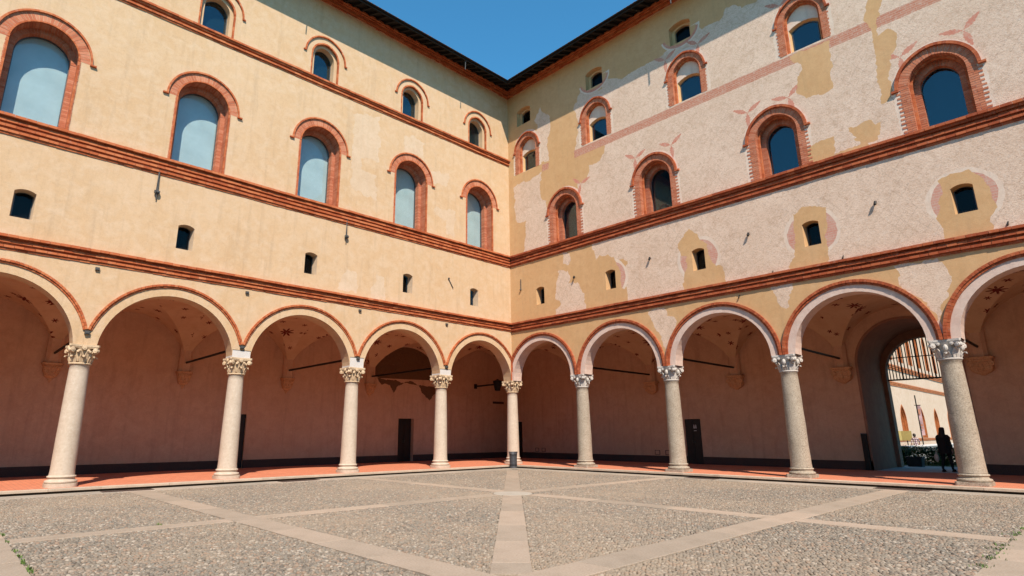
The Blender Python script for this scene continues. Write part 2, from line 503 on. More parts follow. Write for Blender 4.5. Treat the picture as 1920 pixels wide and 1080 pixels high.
# ------------------------------------------------------------------ mesh helpers
class MB:
    def __init__(self):
        self.v, self.f, self.m, self.r = [], [], [], []
        self.uv = None

    def face(self, idx, mat=0, r=None):
        self.f.append(tuple(idx))
        self.m.append(mat)
        self.r.append(random.random() if r is None else r)

    def quad(self, a, b, c, d, mat=0, r=None):
        i = len(self.v)
        self.v += [a, b, c, d]
        self.face((i, i+1, i+2, i+3), mat, r)

    def poly(self, pts, mat=0, r=None):
        i = len(self.v)
        self.v += list(pts)
        self.face(range(i, i+len(pts)), mat, r)

    def hexa(self, p, mat=0, r=None):
        """p: 4 bottom + 4 top points"""
        i = len(self.v)
        self.v += list(p)
        r = random.random() if r is None else r
        for q in ((3, 2, 1, 0), (4, 5, 6, 7), (0, 1, 5, 4), (1, 2, 6, 5), (2, 3, 7, 6), (3, 0, 4, 7)):
            self.face([i+k for k in q], mat, r)

    def box(self, x0, x1, y0, y1, z0, z1, mat=0, r=None):
        self.hexa([(x0, y0, z0), (x1, y0, z0), (x1, y1, z0), (x0, y1, z0), (x0, y0, z1), (x1, y0, z1), (x1, y1, z1), (x0, y1, z1)], mat, r)

    def cbox(self, x0, x1, y0, y1, z0, z1, ch=0.008, mat=0):
        """box with chamfered top edges"""
        i = len(self.v)
        self.v += [(x0, y0, z0), (x1, y0, z0), (x1, y1, z0), (x0, y1, z0),
                   (x0, y0, z1-ch), (x1, y0, z1-ch), (x1, y1, z1-ch), (x0, y1, z1-ch),
                   (x0+ch, y0+ch, z1), (x1-ch, y0+ch, z1), (x1-ch, y1-ch, z1), (x0+ch, y1-ch, z1)]
        r = random.random()
        for a in range(4):
            b = (a+1) % 4
            self.face((i+a, i+b, i+4+b, i+4+a), mat, r)
            self.face((i+4+a, i+4+b, i+8+b, i+8+a), mat, r)
        self.face((i+8, i+9, i+10, i+11), mat, r)

    def prism(self, poly, y0, y1, mat=0, r=None):
        """poly in (x, z); extruded along y"""
        n = len(poly)
        i = len(self.v)
        self.v += [(x, y0, z) for x, z in poly] + [(x, y1, z) for x, z in poly]
        r = random.random() if r is None else r
        self.face(range(i, i+n), mat, r)
        self.face(range(i+2*n-1, i+n-1, -1), mat, r)
        for k in range(n):
            j = (k+1) % n
            self.face((i+k, i+n+k, i+n+j, i+j), mat, r)

    def vprism(self, poly, z0, z1, mat=0, r=None):
        """poly in (x, y); extruded along z"""
        n = len(poly)
        i = len(self.v)
        self.v += [(x, y, z0) for x, y in poly] + [(x, y, z1) for x, y in poly]
        r = random.random() if r is None else r
        self.face(range(i+n-1, i-1, -1), mat, r)
        self.face(range(i+n, i+2*n), mat, r)
        for k in range(n):
            j = (k+1) % n
            self.face((i+k, i+j, i+n+j, i+n+k), mat, r)

    def lathe(self, prof, seg=24, c=(0, 0), mat=0, cap=True, wob=0.0):
        i = len(self.v)
        for rad, z in prof:
            for k in range(seg):
                a = 2*PI*k/seg
                rr = rad
                if wob:
                    rr += wob*noise.noise(Vector((math.cos(a)*1.5, math.sin(a)*1.5, z*3.0)))
                self.v.append((c[0]+rr*math.cos(a), c[1]+rr*math.sin(a), z))
        m = len(prof)
        for j in range(m-1):
            for k in range(seg):
                k2 = (k+1) % seg
                self.face((i+j*seg+k, i+j*seg+k2, i+(j+1)*seg+k2, i+(j+1)*seg+k), mat, 0.5)
        if cap:
            self.face([i+k for k in range(seg-1, -1, -1)], mat, 0.5)
            self.face([i+(m-1)*seg+k for k in range(seg)], mat, 0.5)

    def tube(self, pts, rads, seg=8, mat=0, flat=None):
        """tube along pts; flat=(w,h) multiplies the section"""
        pts = [Vector(p) for p in pts]
        if not hasattr(rads, '__len__'):
            rads = [rads]*len(pts)
        i = len(self.v)
        up = Vector((0, 0, 1))
        for k, p in enumerate(pts):
            d = (pts[min(k+1, len(pts)-1)]-pts[max(k-1, 0)]).normalized()
            a = d.cross(up)
            if a.length < 1e-3:
                a = d.cross(Vector((1, 0, 0)))
            a.normalize()
            b = a.cross(d)
            for s in range(seg):
                t = 2*PI*(s+0.5)/seg
                w, h = flat or (1, 1)
                self.v.append(tuple(p+a*math.cos(t)*rads[k]*w+b*math.sin(t)*rads[k]*h))
        for k in range(len(pts)-1):
            for s in range(seg):
                s2 = (s+1) % seg
                self.face((i+k*seg+s, i+k*seg+s2, i+(k+1)*seg+s2, i+(k+1)*seg+s), mat, 0.5)
        self.face([i+s for s in range(seg-1, -1, -1)], mat, 0.5)
        self.face([i+(len(pts)-1)*seg+s for s in range(seg)], mat, 0.5)

    def mesh(self, name, mats, smooth=False, ang=35, recalc=False):
        me = bpy.data.meshes.new(name)
        me.from_pydata(self.v, [], self.f)
        for m in mats:
            me.materials.append(MATS[m])
        me.polygons.foreach_set('material_index', self.m)
        at = me.attributes.new('rnd', 'FLOAT', 'FACE')
        at.data.foreach_set('value', self.r)
        if recalc:
            bm = bmesh.new()
            bm.from_mesh(me)
            bmesh.ops.recalc_face_normals(bm, faces=bm.faces)
            bm.to_mesh(me)
            bm.free()
        if smooth:
            me.polygons.foreach_set('use_smooth', [True]*len(me.polygons))
            me.set_sharp_from_angle(angle=R(ang))
        me.update()
        return me

    def build(self, name, mats, parent=None, loc=(0, 0, 0), rotz=0.0, **kw):
        if isinstance(mats, str):
            mats = [mats]
        return add(name, self.mesh(name, mats, **kw), parent, loc, rotz)


def add(name, me, parent=None, loc=(0, 0, 0), rotz=0.0):
    o = bpy.data.objects.new(name, me)
    COL.objects.link(o)
    o.parent = parent
    o.location = loc
    o.rotation_euler = (0, 0, rotz)
    return o


def tag(o, label=None, cat=None, group=None, kind=None):
    for k, v in (('label', label), ('category', cat), ('group', group), ('kind', kind)):
        if v:
            o[k] = v
    return o


def dup(o, parent, loc):
    """copy a part and its sub-parts"""
    c = o.copy()
    COL.objects.link(c)
    c.parent = parent
    c.location = loc
    for ch in o.children:
        d = ch.copy()
        COL.objects.link(d)
        d.parent = c
    return c


def inside(pts, poly):
    x, z = pts[:, 0], pts[:, 1]
    r = np.zeros(len(pts), bool)
    n = len(poly)
    j = n-1
    for i in range(n):
        xi, zi = poly[i]
        xj, zj = poly[j]
        if zi != zj:
            c = ((zi > z) != (zj > z)) & (x < (xj-xi)*(z-zi)/(zj-zi)+xi)
            r ^= c
        j = i
    return r


def rough_poly(poly, step=0.12, amp=0.045, seed=0.0):
    out = []
    step *= 0.5
    n = len(poly)
    for i in range(n):
        a, b = poly[i], poly[(i+1) % n]
        d = math.hypot(b[0]-a[0], b[1]-a[1])
        k = max(1, int(d/step))
        for q in range(k):
            t = q/k
            x, z = a[0]+(b[0]-a[0])*t, a[1]+(b[1]-a[1])*t
            v = Vector((x*2.3, z*2.3, seed))
            w = Vector((x*9, z*9, seed+5))
            out.append((x+amp*(noise.noise(v)*1.7+0.9*noise.noise(w)+0.35*noise.noise(w*2.7)), z+amp*(noise.noise(v+Vector((31, 7, 0)))*1.7+0.9*noise.noise(w+Vector((9, 17, 0)))+0.35*noise.noise(w*2.7+Vector((3, 8, 0))))))
    return out


def components(tris):
    par = {}

    def find(x):
        while par.setdefault(x, x) != x:
            par[x] = par[par[x]]
            x = par[x]
        return x
    for a, b, c in tris.tolist():
        ra, rb, rc = find(a), find(b), find(c)
        par[rb] = ra
        par[find(rc)] = ra
    return np.array([find(t[0]) for t in tris.tolist()])


def wall_sheet(outline, holes, regions, n, parent, base, sg=1):
    """one flat wall face in (s, z), split into regions; later regions win. base / region = (name, material)"""
    polys = [outline]+holes+[p for _, p in regions]
    co, fa = [], []
    for p in polys:
        i = len(co)
        co += [Vector(q) for q in p]
        fa.append(list(range(i, i+len(p))))
    edges = []
    for f in fa:
        edges += [(f[k], f[(k+1) % len(f)]) for k in range(len(f))]
    V, E, T, _, _, _ = delaunay_2d_cdt(co, edges, [], 0, 1e-4)
    V = np.array([(v.x, v.y) for v in V])
    T = np.array([t for t in T if len(t) == 3])
    cen = V[T].mean(axis=1)
    ok = inside(cen, outline)
    for h in holes:
        ok &= ~inside(cen, h)
    cls = np.full(len(T), -1)
    for k, (_, p) in enumerate(regions):
        cls[inside(cen, p)] = k
    keys = {}
    for k in range(-1, len(regions)):
        key = base if k < 0 else regions[k][0]
        keys.setdefault(key, []).append(k)
    objs = {}
    for key, ks in keys.items():
        tris = T[ok & np.isin(cls, ks)]
        if not len(tris):
            continue
        lab = components(tris) if key != base else np.zeros(len(tris), int)
        for c in np.unique(lab):
            tr = tris[lab == c]
            v = V[tr]
            e1, e2 = v[:, 1]-v[:, 0], v[:, 2]-v[:, 0]
            area = np.abs(e1[:, 0]*e2[:, 1]-e1[:, 1]*e2[:, 0]).sum()/2
            if area < 0.002:
                continue
            used, inv = np.unique(tr, return_inverse=True)
            inv = inv.reshape(-1, 3)
            mb = MB()
            mb.v = [(sg*V[u][0], n, V[u][1]) for u in used]
            for t in inv:
                mb.face(t if sg < 0 else t[::-1], 0, 0.5)
            objs[key] = mb.build(key[0], key[1], parent)
    return objs


def arch_pts(a, c, zs, k=12):
    rho = a+c
    ta = math.acos(-c/rho)
    left = [(c+rho*math.cos(PI-(PI-ta)*i/k), zs+rho*math.sin(PI-(PI-ta)*i/k)) for i in range(k+1)]
    return left+[(-x, z) for x, z in reversed(left[:-1])]


def opening(a, c, zs, z0, k=12):
    return [(-a, z0)]+arch_pts(a, c, zs, k)+[(a, z0)]


def segopen(a, rise, zt, z0, k=6):
    """rectangle with a segmental head; zt = springing"""
    rad = (a*a+rise*rise)/(2*rise)
    th = math.asin(a/rad)
    return [(-a, z0)]+[(rad*math.sin(-th+2*th*i/k), zt+rise-rad+rad*math.cos(-th+2*th*i/k)) for i in range(k+1)]+[(a, z0)]


def ring_bricks(mb, a0, a1, c, zs, n0, n1, count, gap=0.10, mat=0, cx=0.0, jit=0.0):
    """voussoirs between two concentric arches"""
    for side in (-1, 1):
        for i in range(count):
            g0 = 0 if (i == 0) else gap/2
            g1 = gap/2
            P = []
            for a in (a0, a1):
                rho = a+c
                ta = math.acos(-c/rho)
                for t in ((i+g0)/count, (i+1-g1)/count):
                    th = PI-(PI-ta)*t
                    P.append((-side*(c+rho*math.cos(th)), zs+rho*math.sin(th)))
            (ax, az), (bx, bz), (dx, dz), (ex, ez) = P
            j = random.uniform(-jit, jit)
            pts = [(ax+cx, n0, az), (bx+cx, n0, bz), (ex+cx, n0, ez), (dx+cx, n0, dz),
                   (ax+cx, n1+j, az), (bx+cx, n1+j, bz), (ex+cx, n1+j, ez), (dx+cx, n1+j, dz)]
            mb.hexa(pts, mat)


def sleeve(mb, line, n0, n1, mat=0):
    for (x0, z0), (x1, z1) in zip(line[:-1], line[1:]):
        mb.quad((x0, n0, z0), (x1, n0, z1), (x1, n1, z1), (x0, n1, z0), mat, 0.5)


def plate(mb, poly, n0, n1, mat=0):
    mb.prism(poly, n0, n1, mat, 0.5)


def flat_ring(mb, inner, outer, n, mat=0):
    for k in range(len(inner)-1):
        (a, b), (c, d) = inner[k], inner[k+1]
        (e, f), (g, h) = outer[k], outer[k+1]
        mb.quad((a, n, b), (c, n, d), (g, n, h), (e, n, f), mat, 0.5)


def frame_ring(mb, inner, outer, n0, n1, mat=0):
    flat_ring(mb, inner, outer, n1, mat)
    sleeve(mb, inner, n0, n1, mat)


def brick_course(mb, s0, s1, z0, z1, proj, sg, L=0.27, gap=0.008, jit=0.006, mat=0, back=-0.05):
    s = s0
    first = True
    while s < s1-0.02:
        l = L*random.uniform(0.9, 1.1)
        if first:
            l *= random.uniform(0.4, 1.0)
            first = False
        e = min(s+l, s1)
        p = proj+random.uniform(-jit, jit)
        dz = random.uniform(-jit, jit)*0.6+0.014*noise.noise(Vector((s*0.35, z0//2.5, 3.3)))
        p += 0.012*noise.noise(Vector((s*0.8, z0*4.0, 8.1)))
        a, b = sorted((sg*s, sg*(e-gap)))
        mb.box(a, b, back, p, z0+dz, z1+dz-0.004, mat)
        s = e

# ------------------------------------------------------------------ the two wings (local frame: x along the facade, y out of it, z up)
NBAY = 6
SL = [-0.3]+[4.97*k-0.28 for k in range(1, NBAY+1)]     # column axes along the left facade
SR = [-0.3]+[4.76*k-0.31 for k in range(1, NBAY+1)]     # column axes along the right facade
END_L, END_R = SL[-1]+0.4, SR[-1]+0.4
TH = 0.6                      # facade thickness
BACK_L, BACK_R = -6.8, -6.7   # back wall of the arcades
CAP = 4.33                    # top of the capitals
TOP = 22.0
wingL = bpy.data.objects.new('arcaded_wing', None)
wingR = bpy.data.objects.new('arcaded_wing', None)
for w, rz in ((wingL, -PI/2), (wingR, PI)):
    COL.objects.link(w)
    w.location = (0.3, -0.3, 0)
    w.rotation_euler = (0, 0, rz)
tag(wingL, 'arcaded courtyard wing with plain ochre plaster, cream columns and white blinds behind arched windows', 'building', 'wings of the arcaded courtyard')
tag(wingR, 'arcaded courtyard wing with peeling pale fresco, grey granite columns and dark windows', 'building', 'wings of the arcaded courtyard')
ARC = {'L': dict(r=2.17, zc=4.13, ring=(0.285, 0.41), S=SL, end=END_L, sg=1, w=wingL, back=BACK_L),
       'R': dict(r=1.95, zc=4.33, ring=(0.25, 0.42), S=SR, end=END_R, sg=-1, w=wingR, back=BACK_R)}

# window positions (s of the centre)
A_S = [2.35, 7.02, 12.0, 16.99, 22.06]
B_S = [2.5, 7.1, 12.07, 16.9, 22.0]
CL_S = [2.77, 7.07, 12.09, 17.06, 21.81]
D_S = [4.06, 9.37, 14.76, 19.92, 25.2]
E_S = [1.5, 6.32, 11.36, 16.26, 21.3]
F_S = [1.3, 6.37, 11.28, 16.2, 21.2]
CR_S = [2.2, 6.66, 11.1, 15.5, 19.92, 24.4]
A_Z, B_Z, C_ZL, C_ZR, D_Z, E_Z, F_Z = 11.33, 17.36, 8.08, 8.22, 11.33, 16.2, 19.25


def shift(poly, s, z=0.0):
    return [(x+s, y+z) for x, y in poly]


holeA = opening(1.0, 0, 14.0, A_Z-0.05)
holeB = opening(0.69, 0.05, 18.5, B_Z-0.05)
holeC = segopen(0.28, 0.09, 0.86, 0.0)
holeD = opening(0.81, 0.08, 13.02, D_Z-0.05)
holeE = opening(0.68, 0.12, 17.55, E_Z)
holeF = segopen(0.53, 0.16, 0.92, 0.0)


def facade_outline(A, top=TOP):
    S, r, zc = A['S'], A['r'], A['zc']
    pts = [(0.0, CAP)]
    h0 = math.asin((CAP-zc)/r)
    for a, b in zip(S[:-1], S[1:]):
        m = (a+b)/2
        K = 28
        arc = [(m+r*math.cos(PI-h0-(PI-2*h0)*i/K), zc+r*math.sin(PI-h0-(PI-2*h0)*i/K)) for i in range(K+1)]
        pts += [(max(x, 0.004*(1+i*0.1)), z) for i, (x, z) in enumerate(arc)]
    pts += [(A['end'], CAP), (A['end'], top), (0.0, top)]
    return pts


# --- regions of the right facade
FRESCO = [[(0.44, 15.51), (0.62, 15.68), (1.55, 15.55), (2.62, 15.68), (2.38, 15.09), (2.45, 14.18), (2.82, 13.97), (2.75, 13.56), (2.84, 13.19), (3.51, 12.91), (3.43, 11.26), (0.85, 11.36), (1.14, 11.44), (1.23, 12.42), (1.25, 13.12), (0.56, 13.31), (0.46, 14.16), (0.36, 14.93)], [(2.62, 19.8), (2.82, 19.32), (3.3, 18.92), (3.36, 18.53), (3.25, 17.84), (3.06, 17.18), (3.13, 16.16), (2.48, 16.36), (1.82, 16.83), (1.75, 17.98), (2.29, 18.56), (2.13, 19.06), (2.43, 19.4)], [(3.78, 10.65), (4.27, 10.62), (4.35, 10.2), (4.14, 9.98), (3.81, 9.99), (3.76, 10.38)], [(3.4, 9.76), (3.73, 9.79), (4.12, 9.66), (4.23, 9.32), (4.15, 8.91), (4.34, 8.93), (4.78, 8.84), (4.88, 8.46), (5.06, 8.22), (5.15, 7.8), (5.19, 7.37), (3.15, 7.34), (3.3, 7.69), (3.58, 8.01), (3.2, 8.34), (3.29, 8.97), (3.44, 9.32)], [(8.58, 6.87), (8.72, 6.92), (9.37, 6.86), (9.48, 6.68), (9.41, 6.5), (9.65, 6.33), (9.83, 6.23), (9.66, 5.58), (9.48, 5.02), (9.3, 4.74), (9.18, 5.05), (8.98, 5.66), (8.76, 6.19), (8.64, 6.45)], [(13.82, 6.98), (14.74, 7.01), (14.66, 6.67), (14.45, 6.42), (14.41, 6.09), (14.22, 6.03), (14.14, 6.13), (14.0, 6.44), (13.88, 6.67)], [(17.81, 6.93), (18.97, 6.95), (19.21, 6.49), (19.15, 5.92), (18.74, 5.1), (18.77, 4.52), (18.63, 4.19), (18.52, 4.55), (18.69, 4.97), (18.52, 5.45), (18.22, 5.91), (17.86, 6.21), (17.9, 6.72)]]
B1 = [(6.72, 15.4), (6.53, 15.0), (5.86, 14.98), (5.74, 14.55), (5.44, 14.14), (4.96, 14.22), (5.08, 13.85), (4.83, 13.18), (4.73, 11.25)]
B2 = [(5.7, 10.7), (5.68, 10.52), (5.83, 9.91), (6.14, 10.05), (6.59, 9.89), (6.97, 9.6), (7.47, 9.56), (7.7, 9.34), (7.38, 9.02), (7.47, 8.75), (7.34, 8.2), (7.6, 8.05), (7.55, 7.35)]
B3 = [(4.99, 16.01), (5.26, 17.62), (4.92, 18.57), (5.35, 19.18), (5.55, 19.57), (5.71, 19.27), (6.21, 18.96), (6.82, 18.92), (7.18, 19.37), (7.56, 19.12), (8.03, 18.95), (9.1, 18.97), (10.27, 18.95), (10.62, 19.2), (11.1, 19.05), (11.78, 19.13), (12.16, 19.62), (12.44, 19.31), (13.18, 19.29), (13.42, 19.73), (13.92, 19.55), (14.12, 19.27), (14.73, 19.24)]
OCHRE = [[(18.52, 17.29), (19.01, 16.97), (18.59, 15.76), (18.58, 15.43), (18.92, 15.51), (19.14, 15.11), (19.03, 14.63), (18.89, 14.49), (18.68, 13.64), (18.68, 13.11), (18.51, 12.77), (18.35, 12.79), (18.31, 13.29), (18.36, 14.23), (18.43, 15.52), (18.27, 16.18)], [(15.57, 16.1), (17.15, 16.02), (16.92, 14.06), (16.55, 13.96), (16.05, 14.08), (15.76, 14.45), (15.84, 15.06), (15.99, 15.46), (15.73, 15.78)], [(15.57, 11.17), (15.82, 11.97), (16.12, 12.18), (16.7, 12.11), (16.61, 11.47), (17.43, 11.5), (17.25, 12.0), (17.28, 12.23), (17.84, 12.33), (18.17, 11.82), (18.07, 11.66), (17.75, 11.72), (17.61, 11.17)], [(10.53, 9.93), (10.18, 9.6), (10.21, 9.33), (10.34, 9.1), (10.33, 9.03), (10.6, 8.97), (10.55, 8.43), (10.35, 8.16), (10.34, 7.98), (10.34, 7.29), (12.15, 7.34), (12.13, 7.52), (12.08, 8.07), (11.78, 8.25), (11.59, 8.57), (11.48, 9.16), (11.26, 9.5), (11.2, 9.76), (11.0, 10.0), (10.76, 10.12)], [(15.32, 9.79), (15.56, 9.8), (15.81, 9.65), (16.1, 9.56), (16.08, 9.31), (16.03, 9.08), (16.05, 8.72), (15.96, 8.06), (15.9, 7.49), (14.55, 7.39), (14.77, 7.85), (14.85, 8.28), (14.9, 8.88), (14.97, 9.38), (14.95, 9.57), (15.14, 9.69)], [(19.42, 9.53), (19.73, 9.62), (20.15, 9.57), (20.36, 9.37), (20.54, 9.17), (20.57, 8.94), (20.55, 8.62), (20.56, 8.19), (20.44, 7.99), (20.43, 7.72), (20.41, 7.4), (19.3, 7.4), (19.29, 7.84), (19.23, 8.15), (19.2, 8.3), (19.29, 8.72), (19.44, 9.12), (19.46, 9.32)], [(18.09, 12.08), (18.17, 12.12), (18.05, 11.47), (17.6, 11.53), (17.3, 11.77)]]
PALE_LEFT = [[(10.42, 16.38), (9.01, 16.65), (8.9, 14.26), (9.86, 14.14), (9.9, 13.52), (9.09, 13.5), (8.96, 12.24), (10.41, 12.55), (10.42, 13.89)], [(7.56, 16.25), (6.37, 16.31), (6.23, 15.3), (7.44, 15.4)], [(5.9, 14.8), (4.55, 15.01), (4.64, 14.29), (5.62, 14.14)], [(5.48, 12.85), (4.16, 13.05), (4.15, 11.63), (4.78, 11.7), (4.76, 12.3), (5.41, 12.42)], [(10.44, 8.65), (9.9, 8.63), (9.75, 7.87), (9.84, 7.54), (10.72, 7.59), (10.62, 8.08)], [(8.86, 8.65), (8.42, 8.6), (8.32, 7.6), (9.15, 7.47), (8.97, 8.0)]]
FRE = ('fresco_remnant', 'fresco')
WHT = ('plaster_halo', 'plaster_white')
OCH = ('wall', 'plaster_right')
regR = []
big = [B1+[(28.5, 11.25), (28.5, 15.9), (6.9, 15.9), (6.8, 15.6)],
       B2+[(28.5, 7.35), (28.5, 10.78)],
       B3+[(15.6, 19.9), (17, 20.3), (20, 20.5), (28.5, 20.6), (28.5, 15.9), (4.9, 15.9)]]
for i, p in enumerate(big+FRESCO):
    regR.append((FRE, rough_poly(p, 0.12, 0.075, i*3.1)))
for s in D_S:
    h = opening(1.24, 0.08, 13.02, D_Z)
    regR.append((WHT, rough_poly(shift(h, s), 0.15, 0.03, s)))
for s in E_S:
    h = opening(1.06, 0.1, 17.6, E_Z)
    regR.append((WHT, rough_poly(shift(h, s), 0.15, 0.03, s)))
band = [(4.87, 15.70), (28.5, 15.70), (28.5, 16.13), (4.87, 16.13)]
regR.append((('painted_band', 'paint_band'), rough_poly(band, 0.15, 0.012, 2)))
regR.append((('painted_band', 'paint_band'), rough_poly([(2.6, 15.75), (3.05, 15.7), (3.1, 16.1), (2.62, 16.12)], 0.1, 0.03, 9)))


def circle_poly(s, z, rad, k=40):
    return [(s+rad*math.cos(2*PI*i/k), z+rad*math.sin(2*PI*i/k)) for i in range(k)]


for i, s in enumerate(CR_S[1:]):
    regR.append((WHT, rough_poly(circle_poly(s, 8.72, 0.97), 0.15, 0.03, s)))
    regR.append((('painted_roundel', 'paint_roundel'), rough_poly(circle_poly(s, 8.72, 0.83), 0.15, 0.02, s+1)))
for i, s in enumerate(F_S[1:3]):
    # painted arcs hugging the sills of the attic windows
    regR.append((WHT, [(s+0.98*math.cos(t), 19.72+0.80*math.sin(t)) for t in [PI*1.05+PI*0.98*k/18 for k in range(19)]]))
    regR.append((('painted_arc', 'paint_red'), [(s+0.90*math.cos(t), 19.72+0.72*math.sin(t)) for t in [PI*1.04+PI*0.94*k/18 for k in range(19)]]))
    regR.append((OCH, [(s+0.80*math.cos(t), 19.74+0.60*math.sin(t)) for t in [PI*1.0+PI*1.0*k/18 for k in range(19)]]))


def sprig(s, z, a0, size=0.66):
    out = []
    for q in range(3):
        a = a0+q*2*PI/3
        ca, sa = math.cos(a), math.sin(a)
        prof = [(0.04, 0.05), (0.12, 0.025), (0.2, 0.10), (0.28, 0.09), (0.36, 0.155), (0.46, 0.12), (0.54, 0.16), (0.64, 0.10), (0.72, 0.115), (0.82, 0.06), (0.9, 0.065), (1.0, 0.0)]
        up = [(t*size, w*size) for t, w in prof]
        pl = up+[(t, -w) for t, w in reversed(up[:-1])]
        out.append([(s+t*ca-w*sa, z+t*sa+w*ca) for t, w in pl])
    return out


for s, z, a in [(8.46, 14.34, 0.45), (10.34, 14.3, 0.6), (13.81, 14.4, 0.5), (15.41, 14.37, 0.75), (19.08, 14.24, 0.55), (20.83, 14.31, 0.75),
                (12.07, 18.68, 0.4), (10.44, 18.69, 0.5), (5.17, 14.13, 0.3), (15.6, 18.5, 0.5), (24.3, 14.3, 0.5), (26.2, 14.3, 0.6)]:
    for pl in sprig(s, z, a):
        regR.append((('painted_sprig', 'paint_red'), pl))
for i, p in enumerate(OCHRE):
    regR.append((OCH, rough_poly(p, 0.12, 0.07, 50+i*2.7)))
regR.append((OCH, rough_poly([(5.6, 7.4), (7.45, 7.4), (7.5, 8.0), (7.2, 8.2), (7.25, 8.9), (7.1, 9.3), (6.9, 9.75), (5.7, 9.75)], 0.12, 0.04, 99)))
holesR = [shift(holeD, s) for s in D_S]+[shift(holeE, s) for s in E_S]+[shift(holeF, s, F_Z) for s in F_S]+[shift(holeC, s, C_ZR) for s in CR_S]
holesL = [shift(holeA, s) for s in A_S]+[shift(holeB, s) for s in B_S]+[shift(holeC, s, C_ZL) for s in CL_S]
regL = [(('pale_patch', 'plaster_pale'), rough_poly(p, 0.12, 0.11, 80+i*1.9)) for i, p in enumerate(PALE_LEFT)]
wall_sheet(facade_outline(ARC['L']), holesL, regL, 0.0, wingL, ('wall', 'plaster_left'), 1)
wall_sheet(facade_outline(ARC['R']), holesR, regR, 0.0, wingR, OCH, -1)

# --- arches: soffits, pier undersides, inner faces, archivolts and red brick mouldings
for key, A in ARC.items():
    sg, S, r, zc, w = A['sg'], A['S'], A['r'], A['zc'], A['w']
    pl = 'plaster_left' if key == 'L' else 'plaster_right'
    wall_sheet(facade_outline(A, 7.6), [], [], -TH, w, ('inner_wall', 'plaster_arcade'), sg)
    h0 = math.asin((CAP-zc)/r)
    for i, (a, b) in enumerate(zip(S[:-1], S[1:])):
        m = sg*(a+b)/2
        K = 28
        arc = [(m+r*math.cos(PI-h0-(PI-2*h0)*k/K), zc+r*math.sin(PI-h0-(PI-2*h0)*k/K)) for k in range(K+1)]
        mb = MB()
        sleeve(mb, arc, -TH, 0.0)
        sof = mb.build('arch_soffit', pl if key == 'L' else 'archivolt_fresco', w, smooth=True)
        # flat archivolt, slightly proud of the wall
        r1 = r+A['ring'][0]
        lim = (b-a)/2-0.004
        inner = [(m+r*math.cos(PI-h0-(PI-2*h0)*k/K), zc+r*math.sin(PI-h0-(PI-2*h0)*k/K)) for k in range(K+1)]

        def clampx(x):
            return max(m-lim, min(m+lim, x))
        if i == 0:
            lo = -1e9 if sg < 0 else 0.005
            hi = 1e9 if sg > 0 else -0.005
        else:
            lo, hi = -1e9, 1e9
        h1 = math.asin((CAP-zc)/r1)
        outer = [(min(hi, max(lo, clampx(m+r1*math.cos(PI-h1-(PI-2*h1)*k/K)))), zc+r1*math.sin(PI-h1-(PI-2*h1)*k/K)) for k in range(K+1)]
        inner = [(min(hi, max(lo, x)), z) for x, z in inner]
        mb = MB()
        flat_ring(mb, inner, outer, 0.012)
        sleeve(mb, inner, 0.0, 0.012)
        sleeve(mb, outer, 0.0, 0.012)
        mb.build('archivolt', pl if key == 'L' else 'archivolt_fresco', w)
        # moulded brick ring: stepped courses of small voussoirs
        mb = MB()
        q0, q1 = r+A['ring'][0], r+A['ring'][1]
        steps = [(q0, q0+(q1-q0)*0.45, 0.05 if key == 'L' else 0.055), (q0+(q1-q0)*0.45, q1, 0.09 if key == 'L' else 0.10)]
        for c0, c1, pr in steps:
            n = 34
            for side in (-1, 1):
                for k in range(n):
                    t0, t1 = PI/2*k/n, PI/2*(k+0.94)/n
                    P = []
                    for rr, tt in ((c0, t0), (c0, t1), (c1, t1), (c1, t0)):
                        x = min(rr*math.cos(tt), lim)
                        P.append((m+side*x, zc+rr*math.sin(tt)))
                    if min(p[1] for p in P) < (CAP if key == 'R' else 4.80) or abs(P[0][0]-P[3][0]) < 1e-4 and abs(P[1][0]-P[2][0]) < 1e-4:
                        continue
                    if i == 0 and any((p[0]*sg) < 0.02 for p in P):
                        P = [(sg*max(p[0]*sg, 0.02+0.002*q), p[1]) for q, p in enumerate(P)]
                    j = random.uniform(-0.004, 0.004)
                    mb.hexa([(P[0][0], -0.02, P[0][1]), (P[1][0], -0.02, P[1][1]), (P[2][0], -0.02, P[2][1]), (P[3][0], -0.02, P[3][1]),
                             (P[0][0], pr+j, P[0][1]), (P[1][0], pr+j, P[1][1]), (P[2][0], pr+j, P[2][1]), (P[3][0], pr+j, P[3][1])])
        o = tag(mb.build('arch_moulding', 'brick_orange' if key == 'L' else 'brick_dark', w), kind='stuff')
    for s in S[1:]:
        mb = MB()
        mb.box(sg*s-0.33, sg*s+0.33, -TH+0.004, -0.004, CAP-0.001, CAP+0.02)
        mb.build('pier_underside', pl, w)
    # unseen end wall, added to keep light out of the open arcade end
    mb = MB()
    e = sg*A['end']
    mb.box(min(e, e+sg*0.4), max(e, e+sg*0.4), A['back']-4, 0.0, -0.2, TOP)
    mb.build('light_stop_wall', pl, w)

mb = MB()      # corner pier above the corner column
mb.box(-0.297, 0.297, -0.297, 0.297, CAP, TOP)
cp = mb.build('corner_pier', 'plaster_left', wingL, loc=(-0.3, -0.3, 0))

